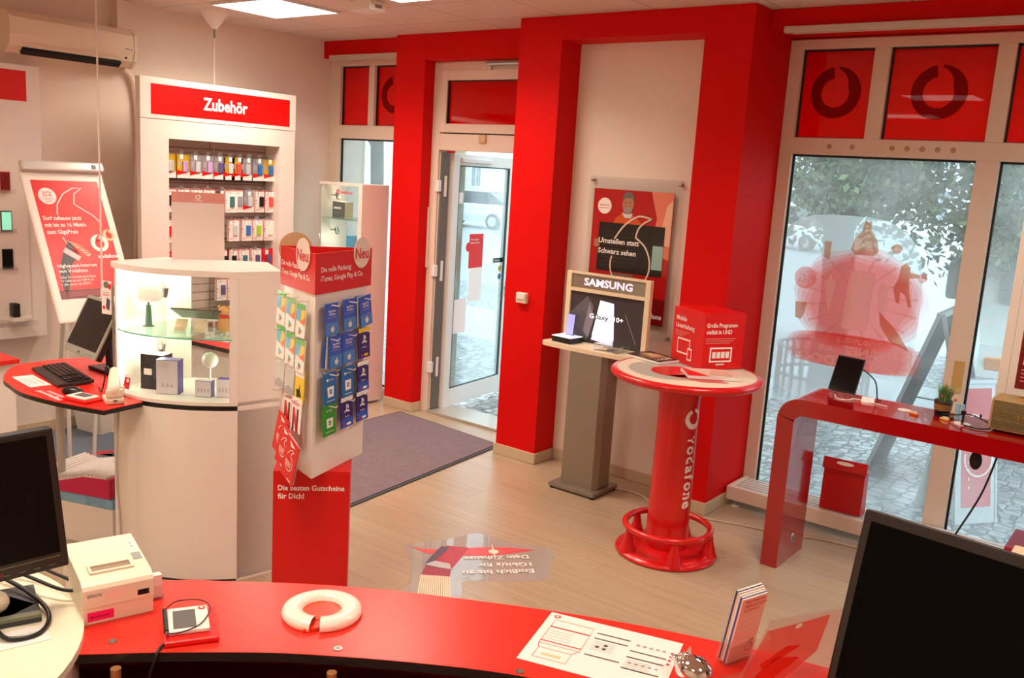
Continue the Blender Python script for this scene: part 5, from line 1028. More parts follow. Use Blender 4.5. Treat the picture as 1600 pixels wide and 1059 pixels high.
# ================================================================ long red console before the window
t = thing('red_console', 'glossy red console table with rounded corner in front of the large window', 'console table', (-1, 5.2, 0))
ol = []; x0, zt, th, R = -1.835, 1.035, .095, .13
outer = [(x0, .001)]+[(x0+R-R*math.cos(a), zt-R+R*math.sin(a)) for a in [math.pi/2*i/10 for i in range(11)]]+[(1.2, zt), (1.2, .001)]
inner = [(1.2-.1, .001), (1.2-.1, zt-th)]+[(x0+.1+.05-.05*math.sin(a), zt-th-.05+.05*math.cos(a)) for a in [math.pi/2*i/6 for i in range(7)]]+[(x0+.1, .001)]
X_ = Matrix(((1, 0, 0, 0), (0, 0, 1, 0), (0, 1, 0, 0), (0, 0, 0, 1)))
b = MB(X_)
# build as a strip of quads between outer and inner outlines
top = [(x0, .001), (x0, zt-R)]+[(x0+R-R*math.cos(math.pi/2*i/10), zt-R+R*math.sin(math.pi/2*i/10)) for i in range(1, 11)]+[(1.2-R, zt), (1.2-R*.3, zt-R*.3*.3), (1.2, zt-R), (1.2, .001)]
bot = [(x0+.1, .001), (x0+.1, zt-R)]+[(x0+.1+.05-.05*math.cos(math.pi/2*i/10), zt-th-.05+.05*math.sin(math.pi/2*i/10)) for i in range(1, 11)]+[(1.1-.05, zt-th), (1.1-.01, zt-th-.01), (1.1, zt-R), (1.1, .001)]
n = len(top); vs = []
for y in (5.02, 5.44): vs += [(p[0], p[1], y) for p in top]+[(p[0], p[1], y) for p in bot]
for i in range(n-1):
    b.add([vs[i], vs[i+1], vs[n+i+1], vs[n+i]], [(0, 1, 2, 3)], GRED); b.add([vs[2*n+i], vs[2*n+i+1], vs[3*n+i+1], vs[3*n+i]], [(3, 2, 1, 0)], GRED)
b.add(vs, [(i, 2*n+i, 2*n+i+1, i+1) for i in range(n-1)]+[(n+i, n+i+1, 3*n+i+1, 3*n+i) for i in range(n-1)]+[(0, n, 3*n, 2*n), (n-1, 3*n-1, 4*n-1, 2*n-1)], GRED)
b.build('body', t)
MB(frame((x0+.1003, 5.24, .13), (0, 1, 0), (0, 0, 1))).lathe([(.03, 0), (.03, .004), (.022, .005), (0, .005)], STEEL, 24).disc(0, 0, .010, GREY, 9).build('cable_grommet', t)
CZ = 1.0355
t = thing('tablet_display', 'black tablet standing tilted on an acrylic foot on the red console', 'tablet', (-1.56, 5.30, CZ))
G = frame((-1.665, 5.33, CZ+.025), (1, -.18, 0), (.32, .35, 1)); 
MB(G).box(0, 0, -.008, .17, .215, 0, BLACK, .006).rect(.006, .008, .164, .207, SCREEN, 1).build('tablet', t)
MB(TR(-1.575, 5.335, CZ)).box(-.07, -.04, 0, .07, .05, .025, ACRYL, .002).build('acrylic_foot', t)
MB().tube(smoothpath([(-1.50, 5.40, 1.20), (-1.42, 5.40, 1.14), (-1.39, 5.38, CZ+.004), (-1.37, 5.38, CZ+.004)], 6), .004, BLACK, 8).build('cable', t)
tag(MB().tube(smoothpath([(-1.60, 5.27, CZ+.012), (-1.57, 5.22, CZ+.003), (-1.51, 5.23, CZ+.003), (-1.49, 5.29, CZ+.004), (-1.40, 5.28, CZ+.003), (-1.30, 5.25, CZ+.004)], 6), .0035, PLASTIC, 8).build('charging_cable'), 'white charging cable lying below the black tablet on the red console', 'cable')
tag(MB(TR(-1.42, 5.30, CZ, .2, math.radians(25))).box(-.035, -.03, .008, .035, .03, .012, PAPER, .001).build('price_card'), 'small white card leaning on the console beside the black tablet', 'card')
tag(MB().cyl(-1.21, 5.265, CZ+.0001, CZ+.003, .036, PLASTIC, 24).build('round_pad'), 'flat white round pad on the console left of the plant pot', 'pad')
orc = mat('orange_clip', (232, 130, 60), .4); tanc = mat('tan_clip', (228, 176, 92), .4)
for (x, y, m, l_) in ((-1.145, 5.20, orc, 'small orange gadget on the console edge left of the plant pot'), (-.99, 5.22, tanc, 'small tan gadget on the console edge below the plant pot')):
    u = thing('small_gadget', l_, 'gadget', (x, y, CZ)); MB(TR(x, y, CZ, -.2)).box(-.024, -.012, 0, .024, .012, .012, m, .004).build('body', u); MB(TR(x, y, CZ, -.2)).box(-.012, -.009, .012, .018, .009, .018, PLASTIC, .003).build('cap', u)
t = thing('potted_plant', 'small potted grass plant with pink buds on the red console', 'plant', (-1.03, 5.33, CZ))
MB().lathe([(0, .001), (.038, .001), (.048, .075), (.046, .085), (.040, .078), (0, .078)], mat('pot_dark', (50, 36, 30), .6), 28, -1.03, 5.33, CZ).build('pot', t)
MB().lathe([(.0435, .03), (.0475, .066)], mat('pot_band', (196, 150, 84), .6), 28, -1.03, 5.33, CZ+.0).lathe([(.0475, .066), (.0435, .03)], mat('pot_band', (196, 150, 84), .6), 28, -1.03, 5.33, CZ).build('raffia_band', t)
rnd = random.Random(4); g1 = mat('grass_green', (96, 150, 70), .5); g2 = mat('grass_pale', (150, 190, 120), .5); b = MB()
for i in range(150):
    a = rnd.random()*6.283; r = rnd.random()*.03; l_ = rnd.uniform(.07, .13); sp = rnd.uniform(.1, .9)
    p0 = Vector((-1.03+r*math.cos(a), 5.33+r*math.sin(a), CZ+.075)); p2 = p0+Vector((math.cos(a)*l_*sp, math.sin(a)*l_*sp, l_*(1-.35*sp))); p1 = p0+Vector((math.cos(a)*l_*sp*.3, math.sin(a)*l_*sp*.3, l_*.6))
    sd_ = Vector((-math.sin(a), math.cos(a), 0))*.0022
    b.add([p0-sd_, p0+sd_, p1+sd_*.9, p1-sd_*.9, p2], [(0, 1, 2, 3), (3, 2, 4)], rnd.choice((g1, g1, g2)))
b.build('grass_blades', t)
bd = mat('bud_pink', (206, 90, 110), .5)
for (dx, dy, dz) in ((-.005, -.03, .11), (.035, -.01, .14), (.0, .02, .16), (.06, -.02, .10)): MB().ball(-1.03+dx, 5.33+dy, CZ+dz, .008, .008, .010, bd, 8).build('bud', t)
t = thing('cable_tray', 'clear acrylic stand with black charging cables on the console beside the speaker', 'phone stand', (-.9, 5.22, CZ))
MB().cyl(-.90, 5.20, CZ, CZ+.004, .042, PLASTIC, 24).build('round_foot', t); MB().tube([(-.90, 5.20, CZ+.004), (-.90, 5.20, CZ+.055)], .006, BLACK, 8).box(-.912, 5.19, CZ+.055, -.888, 5.21, CZ+.075, BLACK, .003).build('pin', t)
MB().tube(smoothpath([(-1.04, 5.30, CZ+.01), (-.95, 5.26, CZ+.03), (-.88, 5.24, CZ+.05), (-.80, 5.23, CZ+.035), (-.76, 5.19, CZ+.01), (-.82, 5.14, CZ+.006), (-.90, 5.17, CZ+.006)], 6), .0035, BLACK, 8).build('cable', t)
MB(TR(-1.0, 5.28, CZ, -.2)).box(-.05, -.015, 0, .04, .015, .01, BLACK, .004).build('plug', t)
MB(TR(-.94, 5.30, CZ)).box(-.02, -.01, 0, .0, .01, .085, mat('tag_blue', (150, 190, 214), .4)).box(.004, -.01, 0, .022, .01, .085, mat('tag_blue', (150, 190, 214), .4)).build('blue_tag', t)
t = thing('radio_speaker', 'olive and brass radio speaker with script lettering on the red console', 'speaker', (-.6, 5.25, CZ))
ol_ = brickmat('speaker_cloth', (132, 118, 70), (112, 98, 56), (66, 56, 34), .5, .009, .0016, .8, bump=.3, swap='X')
T = TR(-.775, 5.17, CZ+.012, math.radians(-3))
MB(T).box(0, 0, 0, .42, .17, .168, mat('speaker_body', (176, 146, 96), .45), .012).build('body', t)
MB(T @ frame((.012, -.0008, .012), (1, 0, 0), (0, 0, 1))).rect(0, 0, .396, .144, ol_, 1).build('grille_cloth', t)
MB(T @ frame((.012, -.0014, .012), (1, 0, 0), (0, 0, 1))).text('Marshall', .12, .055, .030, mat('brass', (206, 170, 96), .3, metal=.8), 3, bold=.0).build('lettering', t)
MB(T).box(.10, .06, .1681, .40, .12, .174, mat('brass', (206, 170, 96), .3, metal=.8), .004).cyl(.20, .09, .174, .184, .01, BLACK, 14).build('control_plate', t)
for (x, y) in ((.03, .03), (.39, .03), (.03, .14), (.39, .14)): MB(T).cyl(x, y, -.0118, 0, .01, BLACK, 10).build('foot', t)
t = thing('window_poster', 'white framed dark red poster standing at the right edge behind the speaker', 'poster', (-.55, 5.5, CZ))
G = frame((-.80, 5.41, 1.037), (1, .02, 0), (.0, .02, 1)); 
MB(G).box(0, 0, -.02, .9, 1.30, 0, PLASTIC, .004).rect(.045, .0, .048, 1.30, LGREY, 1).build('panel', t)
q = MB(G); q.rect(.085, .2, .80, 1.12, mat('poster_maroon', (150, 12, 14), .4), 1).rect(.085, .2, .8, .47, DRED, 2)
for i, s_ in enumerate(('Sichere Dir Deine', 'inklusive Extras', 'jetzt im Shop')): q.text(s_, .105, .44-i*.05, .03, PWHITE, 3, bold=.02)
for i in range(4): q.rect(.105, .24+.02*i, .45, .246+.02*i, PINK, 3)
q.build('poster_print', t)
MB().box(-.85, 5.50, 1.0355 if False else .0, -.84, 5.51, .001, PLASTIC).build('tab', t) if False else None
# red bag on the convector
t = thing('red_bag', 'red folded paper bag with oval handle hole on the window convector', 'bag', (-1.66, 5.92, .146))
MB().add([(-1.79, 5.86, .146), (-1.53, 5.88, .146), (-1.53, 5.99, .146), (-1.79, 5.97, .146), (-1.79, 5.87, .43), (-1.53, 5.89, .43), (-1.53, 5.96, .43), (-1.79, 5.94, .43)], [(3, 2, 1, 0), (0, 1, 5, 4), (1, 2, 6, 5), (2, 3, 7, 6), (3, 0, 4, 7), (4, 5, 6, 7)], mat('bag_red', (196, 10, 18), .3)).build('body', t)
MB().prism([(-1.80, .431), (-1.52, .431), (-1.525, .455), (-1.55, .50), (-1.77, .50), (-1.795, .455)], 5.90, 5.93, mat('bag_red', (196, 10, 18), .3)) if False else None
fl = MB(frame((-1.80, 5.855, .425), (1, .08, 0), (0, .35, 1))); fl.box(0, 0, 0, .28, .075, .006, mat('bag_red', (196, 10, 18), .3), .002).poly([(.14+.055*math.cos(a*math.pi/12), .048+.012*math.sin(a*math.pi/12)) for a in range(24)], PWHITE, 9.5); fl.build('flap', t)
# cables
tag(MB().tube(smoothpath([(-3.12, 5.5, .006), (-2.95, 5.52, .006), (-2.76, 5.42, .006), (-2.45, 5.43, .006), (-2.2, 5.50, .006), (-2.04, 5.54, .006), (-1.85, 5.57, .006), (-1.7, 5.66, .006), (-1.3, 5.72, .006), (-.8, 5.75, .006)], 8), .005, mat('cable_cream', (206, 190, 164), .5), 8).build('floor_cable'), 'cream cable lying on the floor from the phone stand towards the console', 'cable')
t = thing('hanging_plug_cable', 'black cable with oval plug hanging down behind the red console', 'cable', (-.8, 5.5, .3))
MB().tube(smoothpath([(-.86, 5.47, 1.05), (-.865, 5.50, .95), (-.86, 5.50, .83)], 6), .005, BLACK, 8).build('cord', t); MB().ball(-.855, 5.50, .78, .034, .022, .055, BLACK, 14).build('plug', t)
tag(MB().tube(smoothpath([(-.72, 5.47, 1.02), (-.74, 5.49, .9), (-.80, 5.50, .6), (-.93, 5.60, .25), (-1.0, 5.62, .01)], 8), .0055, BLACK, 8).build('hanging_cable'), 'thin black cable hanging from the console to the floor at the right', 'cable')
t = thing('red_stool', 'dark magenta red box standing under the console at the right edge', 'box', (-.35, 5.4, 0)); MB().box(-.62, 5.25, .001, -.20, 5.6, .42, mat('magenta_red', (170, 6, 50), .3), .01).build('body', t); MB(FY(-.52, 5.2495, .25)).disc(.0, .0, .04, PWHITE, 1).build('round_print', t)
# switch on the pillar
t = thing('door_switch', 'cream square switch on the red pillar right of the door', 'switch', (-4.1, 5.51, 1.27))
MB().box(-4.125, 5.475, 1.235, -4.03, 5.5095, 1.315, BEIGE, .006).build('housing', t); MB().box(-4.118, 5.466, 1.265, -4.037, 5.4745, 1.31, PLASTIC, .004).build('rocker', t)
# ================================================================ film stickers
FROST = glassy('frosted_film', (250, 252, 253), haze=.55, hazecol=(250, 252, 254), gloss=.3, front=.1)
FROSTR = glassy('frosted_red', (253, 220, 215), haze=.42, hazecol=(255, 128, 116), gloss=0, front=.15)
FROSTP = glassy('frosted_pink', (254, 236, 232), haze=.25, hazecol=(255, 214, 206), gloss=0, front=.15)
FROSTO = glassy('frosted_orange', (232, 196, 172), haze=.40, hazecol=(226, 150, 116), gloss=0, front=.2)
FROSTG = glassy('frosted_grey', (246, 240, 240), haze=.72, hazecol=(255, 246, 242), gloss=0, front=.3)
q = MB(frame((-1.93, 6.1670, 1.42), (-1, 0, 0), (0, 0, 1)))   # printed to be read from the street
def blob(rx, ry, e, n=56): return [((abs(math.cos(2*math.pi*i/n))**e)*rx*math.copysign(1, math.cos(2*math.pi*i/n)), (abs(math.sin(2*math.pi*i/n))**e)*ry*math.copysign(1, math.sin(2*math.pi*i/n))) for i in range(n)]
K = -.5
q.poly(blob(.52, .64, .62), FROST, 0)
q.at(frame((-1.80, 6.1670, 1.50), (-1, 0, 0), (0, 0, 1)))
st_pts = []
for i in range(48):
    a = 2*math.pi*i/48; r = .40+(.045 if i % 2 else -.03)+.02*math.sin(5*a); st_pts.append((r*math.cos(a)*1.0, r*math.sin(a)*.78))
FS1 = glassy('frosted_rose', (255, 240, 238), haze=.16, hazecol=(255, 120, 108), gloss=0, front=.15)
for j in range(5):
    f_ = 1.08-.07*j; q.poly([((.40+.012*math.sin(9*a_+j))*f_*math.cos(a_), (.33+.012*math.cos(7*a_+j))*f_*math.sin(a_)-.02*j*0) for a_ in [2*math.pi*i/60 for i in range(60)]], FS1, K*(.3+.15*j))
    q.poly([(x_*f_*.98, y_*(.9+.1*f_)-.345) for x_, y_ in blob(.42, .115, .5)], FS1, K*(1.1+.15*j))
for i in range(16):
    a = 2*math.pi*(i+.5)/16; q.poly([(.1*math.cos(a-.05), .12*math.sin(a-.05)), (.38*math.cos(a-.03), .30*math.sin(a-.03)), (.38*math.cos(a+.03), .30*math.sin(a+.03))], FROSTP, 3*K)
q.poly([(-.085, .20), (.075, .20), (.095, -.19), (-.075, -.19)], FROSTG, 5*K).stroke([(-.085, .20), (-.075, -.19), (.095, -.19), (.075, .20), (-.085, .20)], .006, FROSTP, 6*K)
q.poly([(-.09, .34), (-.07, .42), (-.03, .46), (-.02, .53), (.02, .53), (.03, .46), (.07, .42), (.09, .34), (.06, .31), (-.06, .31)], FROSTO, 5*K)          # lady in a wide skirt
q.disc(-.20, .37, .032, FROSTO, 5*K)
q.poly([(-.30, .26), (-.27, .29), (-.24, .26), (-.235, .19), (-.21, .12), (-.235, .03), (-.26, .02), (-.255, .10), (-.29, .08), (-.32, .0), (-.335, .01), (-.31, .11), (-.30, .19), (-.36, .20), (-.36, .22), (-.30, .23)], FROSTO, 5*K).disc(-.38, .20, .028, FROSTR, 6*K)   # ball player
q.poly([(.16, .10), (.20, .16), (.23, .10), (.21, -.02), (.19, -.09), (.175, -.02)], FROSTG, 5*K).poly([(-.17, .12), (-.13, .16), (-.12, .04), (-.14, -.06), (-.19, -.02)], FROSTG, 5*K).poly([(.22, .38), (.27, .38), (.26, .27), (.22, .26)], FROSTO, 5*K)
q.poly([(-.14, -.04), (-.28, -.17), (-.36, -.28), (-.24, -.24), (-.16, -.14)], FROSTO, 5*K)
q.poly([(.34, -.05), (.42, -.05), (.41, -.16), (.37, -.17), (.35, -.13)], FROSTO, 5*K)
q.disc(.37, .12, .075, FROSTR, 5*K).text('5G', .37, .085, .06, FROST, 7*K, bold=.03, align='c').text('Vodafone', .37, .16, .014, FROST, 7*K, align='c')
q.text('DAS SCHNELLE', -.19, -.285, .036, FROSTG, 7*K, bold=.02, w=.30).text('INTERNET', -.36, -.36, .055, FROSTG, 7*K, bold=.035, w=.42).text('AUS', .12, -.355, .036, FROSTG, 7*K, bold=.02, w=.1).text('DER', -.36, -.44, .036, FROSTG, 7*K, bold=.02, w=.1).text('STECKDOSE', -.22, -.445, .062, FROSTG, 7*K, bold=.035, w=.60)
tag(q.build('window_sticker'), 'large frosted red internet sticker with mirrored lettering on the big window', 'sticker')
# floor sticker
FS = glassy('floor_film', (252, 252, 253), haze=.38, hazecol=(206, 206, 208), gloss=1, front=1)
q = MB(Matrix.Translation((0, 0, .0014)))
cont = [(-3.513, 3.695), (-3.42, 3.85), (-3.36, 3.98), (-3.322, 4.129), (-3.20, 4.17), (-3.065, 4.184), (-2.839, 4.281), (-2.73, 4.11), (-2.631, 3.914), (-2.78, 3.73), (-2.93, 3.581), (-2.86, 3.49), (-2.805, 3.38), (-2.80, 3.2), (-2.95, 3.1), (-3.02, 3.19), (-3.14, 3.37), (-3.28, 3.53), (-3.36, 3.60)]
q.poly(arc(cont+[cont[0]], 3)[:-1], FS, 0)
q.poly([(-3.462, 3.707), (-3.38, 3.735), (-3.299, 3.808), (-3.20, 3.94), (-3.132, 4.02), (-3.04, 4.11), (-2.90, 4.20), (-2.96, 4.08), (-3.03, 3.955), (-3.10, 3.88), (-3.213, 3.768), (-3.33, 3.70)], mat('paint_rose', (222, 80, 84), .4), 1)
q.poly([(-3.31, 3.87), (-3.20, 3.94), (-3.14, 3.80), (-3.10, 3.70), (-3.07, 3.62), (-3.22, 3.59), (-3.27, 3.70), (-3.31, 3.80)], mat('brush_handle', (186, 40, 52), .4), 2)
q.poly([(-3.33, 3.84), (-3.28, 3.86), (-3.235, 3.72), (-3.19, 3.60), (-3.225, 3.58), (-3.27, 3.68)], mat('brush_shade', (92, 66, 80), .4), 3)
q.poly([(-3.225, 3.580), (-3.215, 3.66), (-3.13, 3.69), (-3.075, 3.640), (-3.14, 3.61)], mat('ferrule_grey', (190, 184, 180), .3), 4)
q.poly([(-3.21, 3.575), (-3.14, 3.60), (-3.078, 3.640), (-3.00, 3.54), (-3.07, 3.48), (-3.135, 3.45)], mat('brush_root', (160, 40, 60), .4), 4)
for i in range(16):
    f = i/16; a = (-3.148+.132*f, 3.47+.095*f); b2 = (-2.93+.145*f, 3.20+.12*f); w_ = .006
    q.poly([(a[0], a[1]), (a[0]+w_, a[1]+w_), (b2[0]+w_, b2[1]+w_*.8), (b2[0], b2[1])], mat('bristle_cream', (240, 214, 180), .5), 5)
q.disc(-3.06, 4.0, .03, mat('spark_yellow', (250, 236, 200), .4), 3)
q.poly([(-3.14, 4.08), (-3.055, 4.005), (-2.98, 3.92), (-3.065, 3.995)], mat('spark_yellow', (250, 236, 200), .4), 4)
def ftext(s_, p0, p1, h):
    vs, fs, tw = textmesh(s_, .02); a = Vector(p0); d = (Vector(p1)-a)/tw; n_ = Vector((-d.y, d.x)).normalized()*h/.72
    q.add([(a.x+d.x*x+n_.x*y, a.y+d.y*x+n_.y*y, .0045) for x, y in vs], fs, PWHITE)
ftext('Endlich bis zu', (-2.748, 3.97), (-3.016, 3.665), .050); ftext('1Gbit/s für', (-2.81, 4.03), (-3.02, 3.80), .048); ftext('Dein Zuhause', (-2.885, 4.10), (-3.135, 3.815), .050)
tag(q.build('floor_sticker'), 'transparent floor sticker with a paint brush picture and upside down lettering', 'sticker')
# ================================================================ front counter
KZ = .95
far = [(-2.62, .95), (-2.307, 1.399), (-2.16, 1.54), (-1.988, 1.688), (-1.799, 1.823), (-1.597, 1.942), (-1.344, 2.078), (-1.123, 2.178), (-.87, 2.269), (-.624, 2.335), (-.2, 2.41), (.4, 2.45)]
near = [(-2.25, .86), (-2.076, 1.044), (-1.948, 1.18), (-1.777, 1.345), (-1.65, 1.449), (-1.447, 1.592), (-1.233, 1.72), (-.95, 1.835), (-.6, 1.925), (-.2, 1.99), (.4, 2.03)]
fa, ne = arc(far, 4), arc(near, 4)
CR = mat('counter_red', (234, 46, 32), .30, noise=.02, nscale=150)
t = thing('reception_counter', 'curved red counter top with black edge running along the foreground', 'counter', (-1.5, 1.8, 0))
MB().prism(fa+ne[::-1], KZ-.026, KZ-.0015, BLACK).prism(fa+ne[::-1], KZ-.0014, KZ, CR).build('worktop', t)
wall = [(x*.985, y*.985) for x, y in fa]; wal2 = [(x*.975, y*.975) for x, y in fa]
MB().prism(wall+wal2[::-1], .04, KZ-.027, mat('counter_panel', (120, 12, 10), .4)).build('front_panel', t)
lo_ = arc([(x*.93, y*.93) for x, y in near], 4); MB().prism([(x*.97, y*.97) for x, y in fa]+[(x*.80, y*.80) for x, y in ne][::-1], .70, .725, mat('inner_desk_red', (116, 8, 8), .4)).build('lower_desk', t)
br = mat('bracket_brass', (196, 140, 90), .3, metal=.6)
for (x, y) in ((-2.0, 1.09), (-1.60, 1.445), (-1.1, 1.73)): MB().cyl(x, y, .726, KZ-.0265, .013, br, 14).build('post', t)
for (x, y) in ((-2.08, 1.127), (-1.641, 1.501), (-1.226, 1.743), (-.75, 1.94)): MB().cyl(x, y, KZ, KZ+.002, .012, STEEL, 18).cyl(x, y, KZ+.002, KZ+.0024, .005, GREY, 12).build('bolt_head', t)
# white round desk
t = thing('round_desk', 'white round desk end at the lower left corner of the picture', 'desk', (-2.45, .58, 0))
MB().cyl(-2.45, .58, KZ+.001, KZ+.022, .59, mat('desk_white', (236, 230, 204), .35), 72).build('desk_top', t)
MB().lathe([(.575, .03), (.575, KZ+.0005)], mat('desk_side', (222, 190, 176), .4), 72, -2.45, .58).build('drum', t)
WZ = KZ+.0225
tag(MB(TR(-2.22, .96, WZ, math.radians(75))).box(-.065, -.045, 0, .065, .045, .0012, PAPER).at(TR(-2.22, .96, WZ+.0013, math.radians(75))).rect(-.04, .01, .04, .012, INKL, 1).rect(-.03, -.01, .03, -.008, INKL, 1).build('note_paper'), 'white note paper lying on the white round desk', 'paper')
t = thing('desk_phone', 'cream handset lying on a dark grey stand at the left picture edge', 'handset', (-2.4, .95, WZ))
T = TR(-2.40, 1.0, WZ, math.radians(70)); MB(T).box(-.17, -.115, 0, .08, .10, .012, mat('pad_dark', (58, 60, 64), .5), .003).box(-.17, -.115, .012, .08, -.09, .022, mat('pad_green', (120, 124, 100), .5), .002).build('stand_plate', t)
MB(T).tube([(-.16, -.02, .05), (-.08, -.04, .055), (-.02, -.05, .045)], [.03, .034, .03], BEIGE, 16).ball(-.02, -.05, .045, .032, .03, .03, BEIGE, 14).ball(-.16, -.02, .05, .03, .03, .03, BEIGE, 14).build('handset', t)
tag(MB().tube(smoothpath([(-2.60, 1.02, WZ+.05), (-2.42, 1.06, WZ+.03), (-2.28, 1.06, WZ+.012), (-2.20, 1.0, WZ+.006), (-2.22, .93, WZ+.01), (-2.30, .93, WZ+.02)], 8), .006, BLACK, 8).build('loop_cable'), 'black cable loop lying on the white round desk beside the monitor', 'cable')
tag(MB().tube(smoothpath([(-2.62, 1.05, WZ+.05), (-2.45, 1.09, WZ+.045), (-2.34, 1.13, WZ+.03), (-2.30, 1.18, WZ+.03)], 8), .005, BLACK, 8).tube(smoothpath([(-2.62, 1.07, WZ+.07), (-2.5, 1.13, WZ+.05), (-2.36, 1.17, WZ+.035), (-2.30, 1.20, WZ+.03)], 8), .005, BLACK, 8).build('twin_cable'), 'pair of black cables running from the monitor behind the receipt printer', 'cable')
# left monitor
MBK = mat('monitor_bezel', (34, 20, 20), .35); DSC = mat('monitor_off', (12, 3, 3), .25, spec=.12)
t = thing('counter_monitor', 'large dark monitor cut off by the left picture edge', 'monitor', (-2.55, .9, WZ))
n_ = Vector((.961, -.277, 0)); u = Vector((.277, .961, 0)); o = Vector((-2.30, 1.13, 1.088))-u*.52
G = frame(o, (u.x+.0, u.y, -.0), (-.02, 0, 1)) @ Matrix.Translation((.52, 0, 0)) @ Matrix.Rotation(math.radians(4.5), 4, 'Z') @ Matrix.Translation((-.52, 0, 0))
MB(G).box(0, 0, -.045, .52, .388, -.012, BLACK, .015).box(0, 0, -.012, .52, .388, 0, MBK, .006).build('housing', t)
MB(G).rect(.018, .045, .502, .370, DSC, 1).build('screen', t)
q = MB(G).rect(.03, .034, .50, .0365, mat('bezel_line', (120, 110, 90), .4), 1).disc(.36, .018, .005, DRED, 1)
for i in range(5): q.rect(.33+.035*i, .012, .345+.035*i, .016, INK, 1)
q.build('button_row', t)
c0 = G @ Vector((.26, 0, -.05)); MB().tube([(c0.x, c0.y, WZ+.01), (c0.x, c0.y, 1.2)], .03, BLACK, 12).build('stand', t); MB(TR(c0.x, c0.y, WZ, .3)).box(-.12, -.14, 0, .12, .14, .012, BLACK, .005).build('foot', t)
# receipt printer
t = thing('receipt_printer', 'beige receipt printer with pink note on the red counter', 'printer', (-2.3, 1.2, KZ))
Pf = Vector((-2.205, 1.113)); Pr = Vector((-2.155, 1.286)); du = (Pr-Pf).normalized(); dv = Vector((-du.y, du.x))
G = Matrix(((du.x, dv.x, 0, Pf.x), (du.y, dv.y, 0, Pf.y), (0, 0, 1, KZ+.001), (0, 0, 0, 1)))
X2 = G @ Matrix(((0, 0, 1, 0), (1, 0, 0, 0), (0, 1, 0, 0), (0, 0, 0, 1)))
# cross-section (depth, height) extruded over the width
MB(X2).prism([(0, .0), (.0, .045), (-.006, .048), (-.006, .098), (.0, .108), (.02, .118), (.235, .140), (.25, .132), (.25, 0)], 0, .18, BEIGE).build('body', t)
tl = G @ frame((0, .02, .118), (1, 0, 0), (0, .18, .02))
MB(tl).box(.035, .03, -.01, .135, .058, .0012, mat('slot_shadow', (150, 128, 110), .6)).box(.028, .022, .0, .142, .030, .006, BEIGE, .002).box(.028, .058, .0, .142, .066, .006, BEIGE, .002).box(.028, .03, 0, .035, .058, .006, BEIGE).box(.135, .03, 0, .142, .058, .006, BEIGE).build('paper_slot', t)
MB(tl).rect(.150, .10, .174, .172, mat('panel_cream', (240, 230, 210), .4), 1).rect(.150, .062, .174, .098, mat('panel_grey', (150, 156, 156), .4), 1).disc(.162, .135, .003, GREY, 2).disc(.162, .155, .003, GREY, 2).build('button_panel', t)
ff = G @ frame((0, -.006, 0), (1, 0, 0), (0, 0, 1))
MB(ff).text('EPSON', .012, .078, .009, GREY, 1, bold=.02, w=.035).rect(.055, .066, .112, .092, mat('label_pink', (240, 206, 196), .5), 1).rect(.138, .058, .168, .074, BLACK, 1).build('front_labels', t)
MB(G @ frame((0, -.0006, 0), (1, 0, 0), (0, 0, 1))).rect(.012, .008, .078, .034, mat('note_pink', (244, 20, 110), .5), 1).text('Bondrucker', .02, .017, .007, DRED, 2).build('pink_note', t)
for z in (.0, ): pass
for i in range(3): MB(ff).rect(.06, .070+.007*i, .105, .0715+.007*i, PINK, 2).build('label_line', t) if False else None
t = thing('card_dispenser', 'clear acrylic holder with white cards beside the receipt printer', 'card holder', (-2.2, 1.37, KZ))
T = TR(-2.225, 1.325, KZ+.001, math.radians(75)) @ Matrix.Diagonal((.62, .62, 1, 1)); MB(T).box(-.045, -.03, 0, .045, .03, .003, ACRYL).box(-.045, -.03, .003, -.042, .03, .05, ACRYL).box(.042, -.03, .003, .045, .03, .05, ACRYL).box(-.042, -.03, .003, .042, -.027, .04, ACRYL).build('holder', t)
MB(T).box(-.038, -.02, .004, .038, .015, .07, PAPER).build('card_stack', t)
# signature pad
t = thing('signature_pad', 'white signature pad with grey display in a red tray on the counter', 'signature pad', (-2.0, 1.32, KZ))
P0 = Vector((-1.967, 1.215)); ux = Vector((-1.905, 1.32))-P0; ux.normalize(); vy = Vector((-ux.y, ux.x))
G = Matrix(((ux.x, vy.x, 0, P0.x), (ux.y, vy.y, 0, P0.y), (0, 0, 1, KZ+.001), (0, 0, 0, 1))) @ Matrix.Translation((0, -.012, 0)) @ Matrix.Diagonal((.88, .84, 1, 1))
MB(G).box(-.012, -.01, 0, .142, .20, .014, PRED, .006).build('tray', t)
MB(G).box(.0, .03, .0141, .118, .19, .026, PLASTIC, .006).build('body', t)
MB(G @ Matrix.Translation((0, 0, .0262))).rect(.015, .045, .08, .165, INK, 1).logo(.10, .168, .011, PRED, PLASTIC, 2).build('display', t)
MB(G).tube([(-.005, .03, .028), (-.008, .17, .03)], .007, BLACK, 10).tube([(-.005, .03, .028), (-.004, .018, .028)], .004, STEEL, 8).build('stylus', t)
MB(G).tube(smoothpath([(-.008, .17, .03), (.03, .225, .03), (.10, .215, .03), (.125, .15, .03), (.09, .05, .03), (.03, .015, .028), (-.004, .02, .028)], 8), .0018, BLACK, 6).build('stylus_cord', t)
tag(MB().tube(smoothpath([(-1.975, 1.24, KZ+.008), (-1.96, 1.19, KZ+.006), (-1.945, 1.165, KZ-.01), (-1.96, 1.15, .85), (-1.93, 1.14, .73)], 8), .0045, BLACK, 8).build('pad_cable'), 'black cable running from the counter signature pad down behind the counter edge', 'cable')
tag(MB().tube(smoothpath([(-1.93, 1.14, .745), (-1.80, 1.20, .735), (-1.6, 1.36, .733), (-1.45, 1.47, .733)], 8), .006, BLACK, 8).build('shelf_cable'), 'black cable lying on the lower desk under the counter', 'cable')
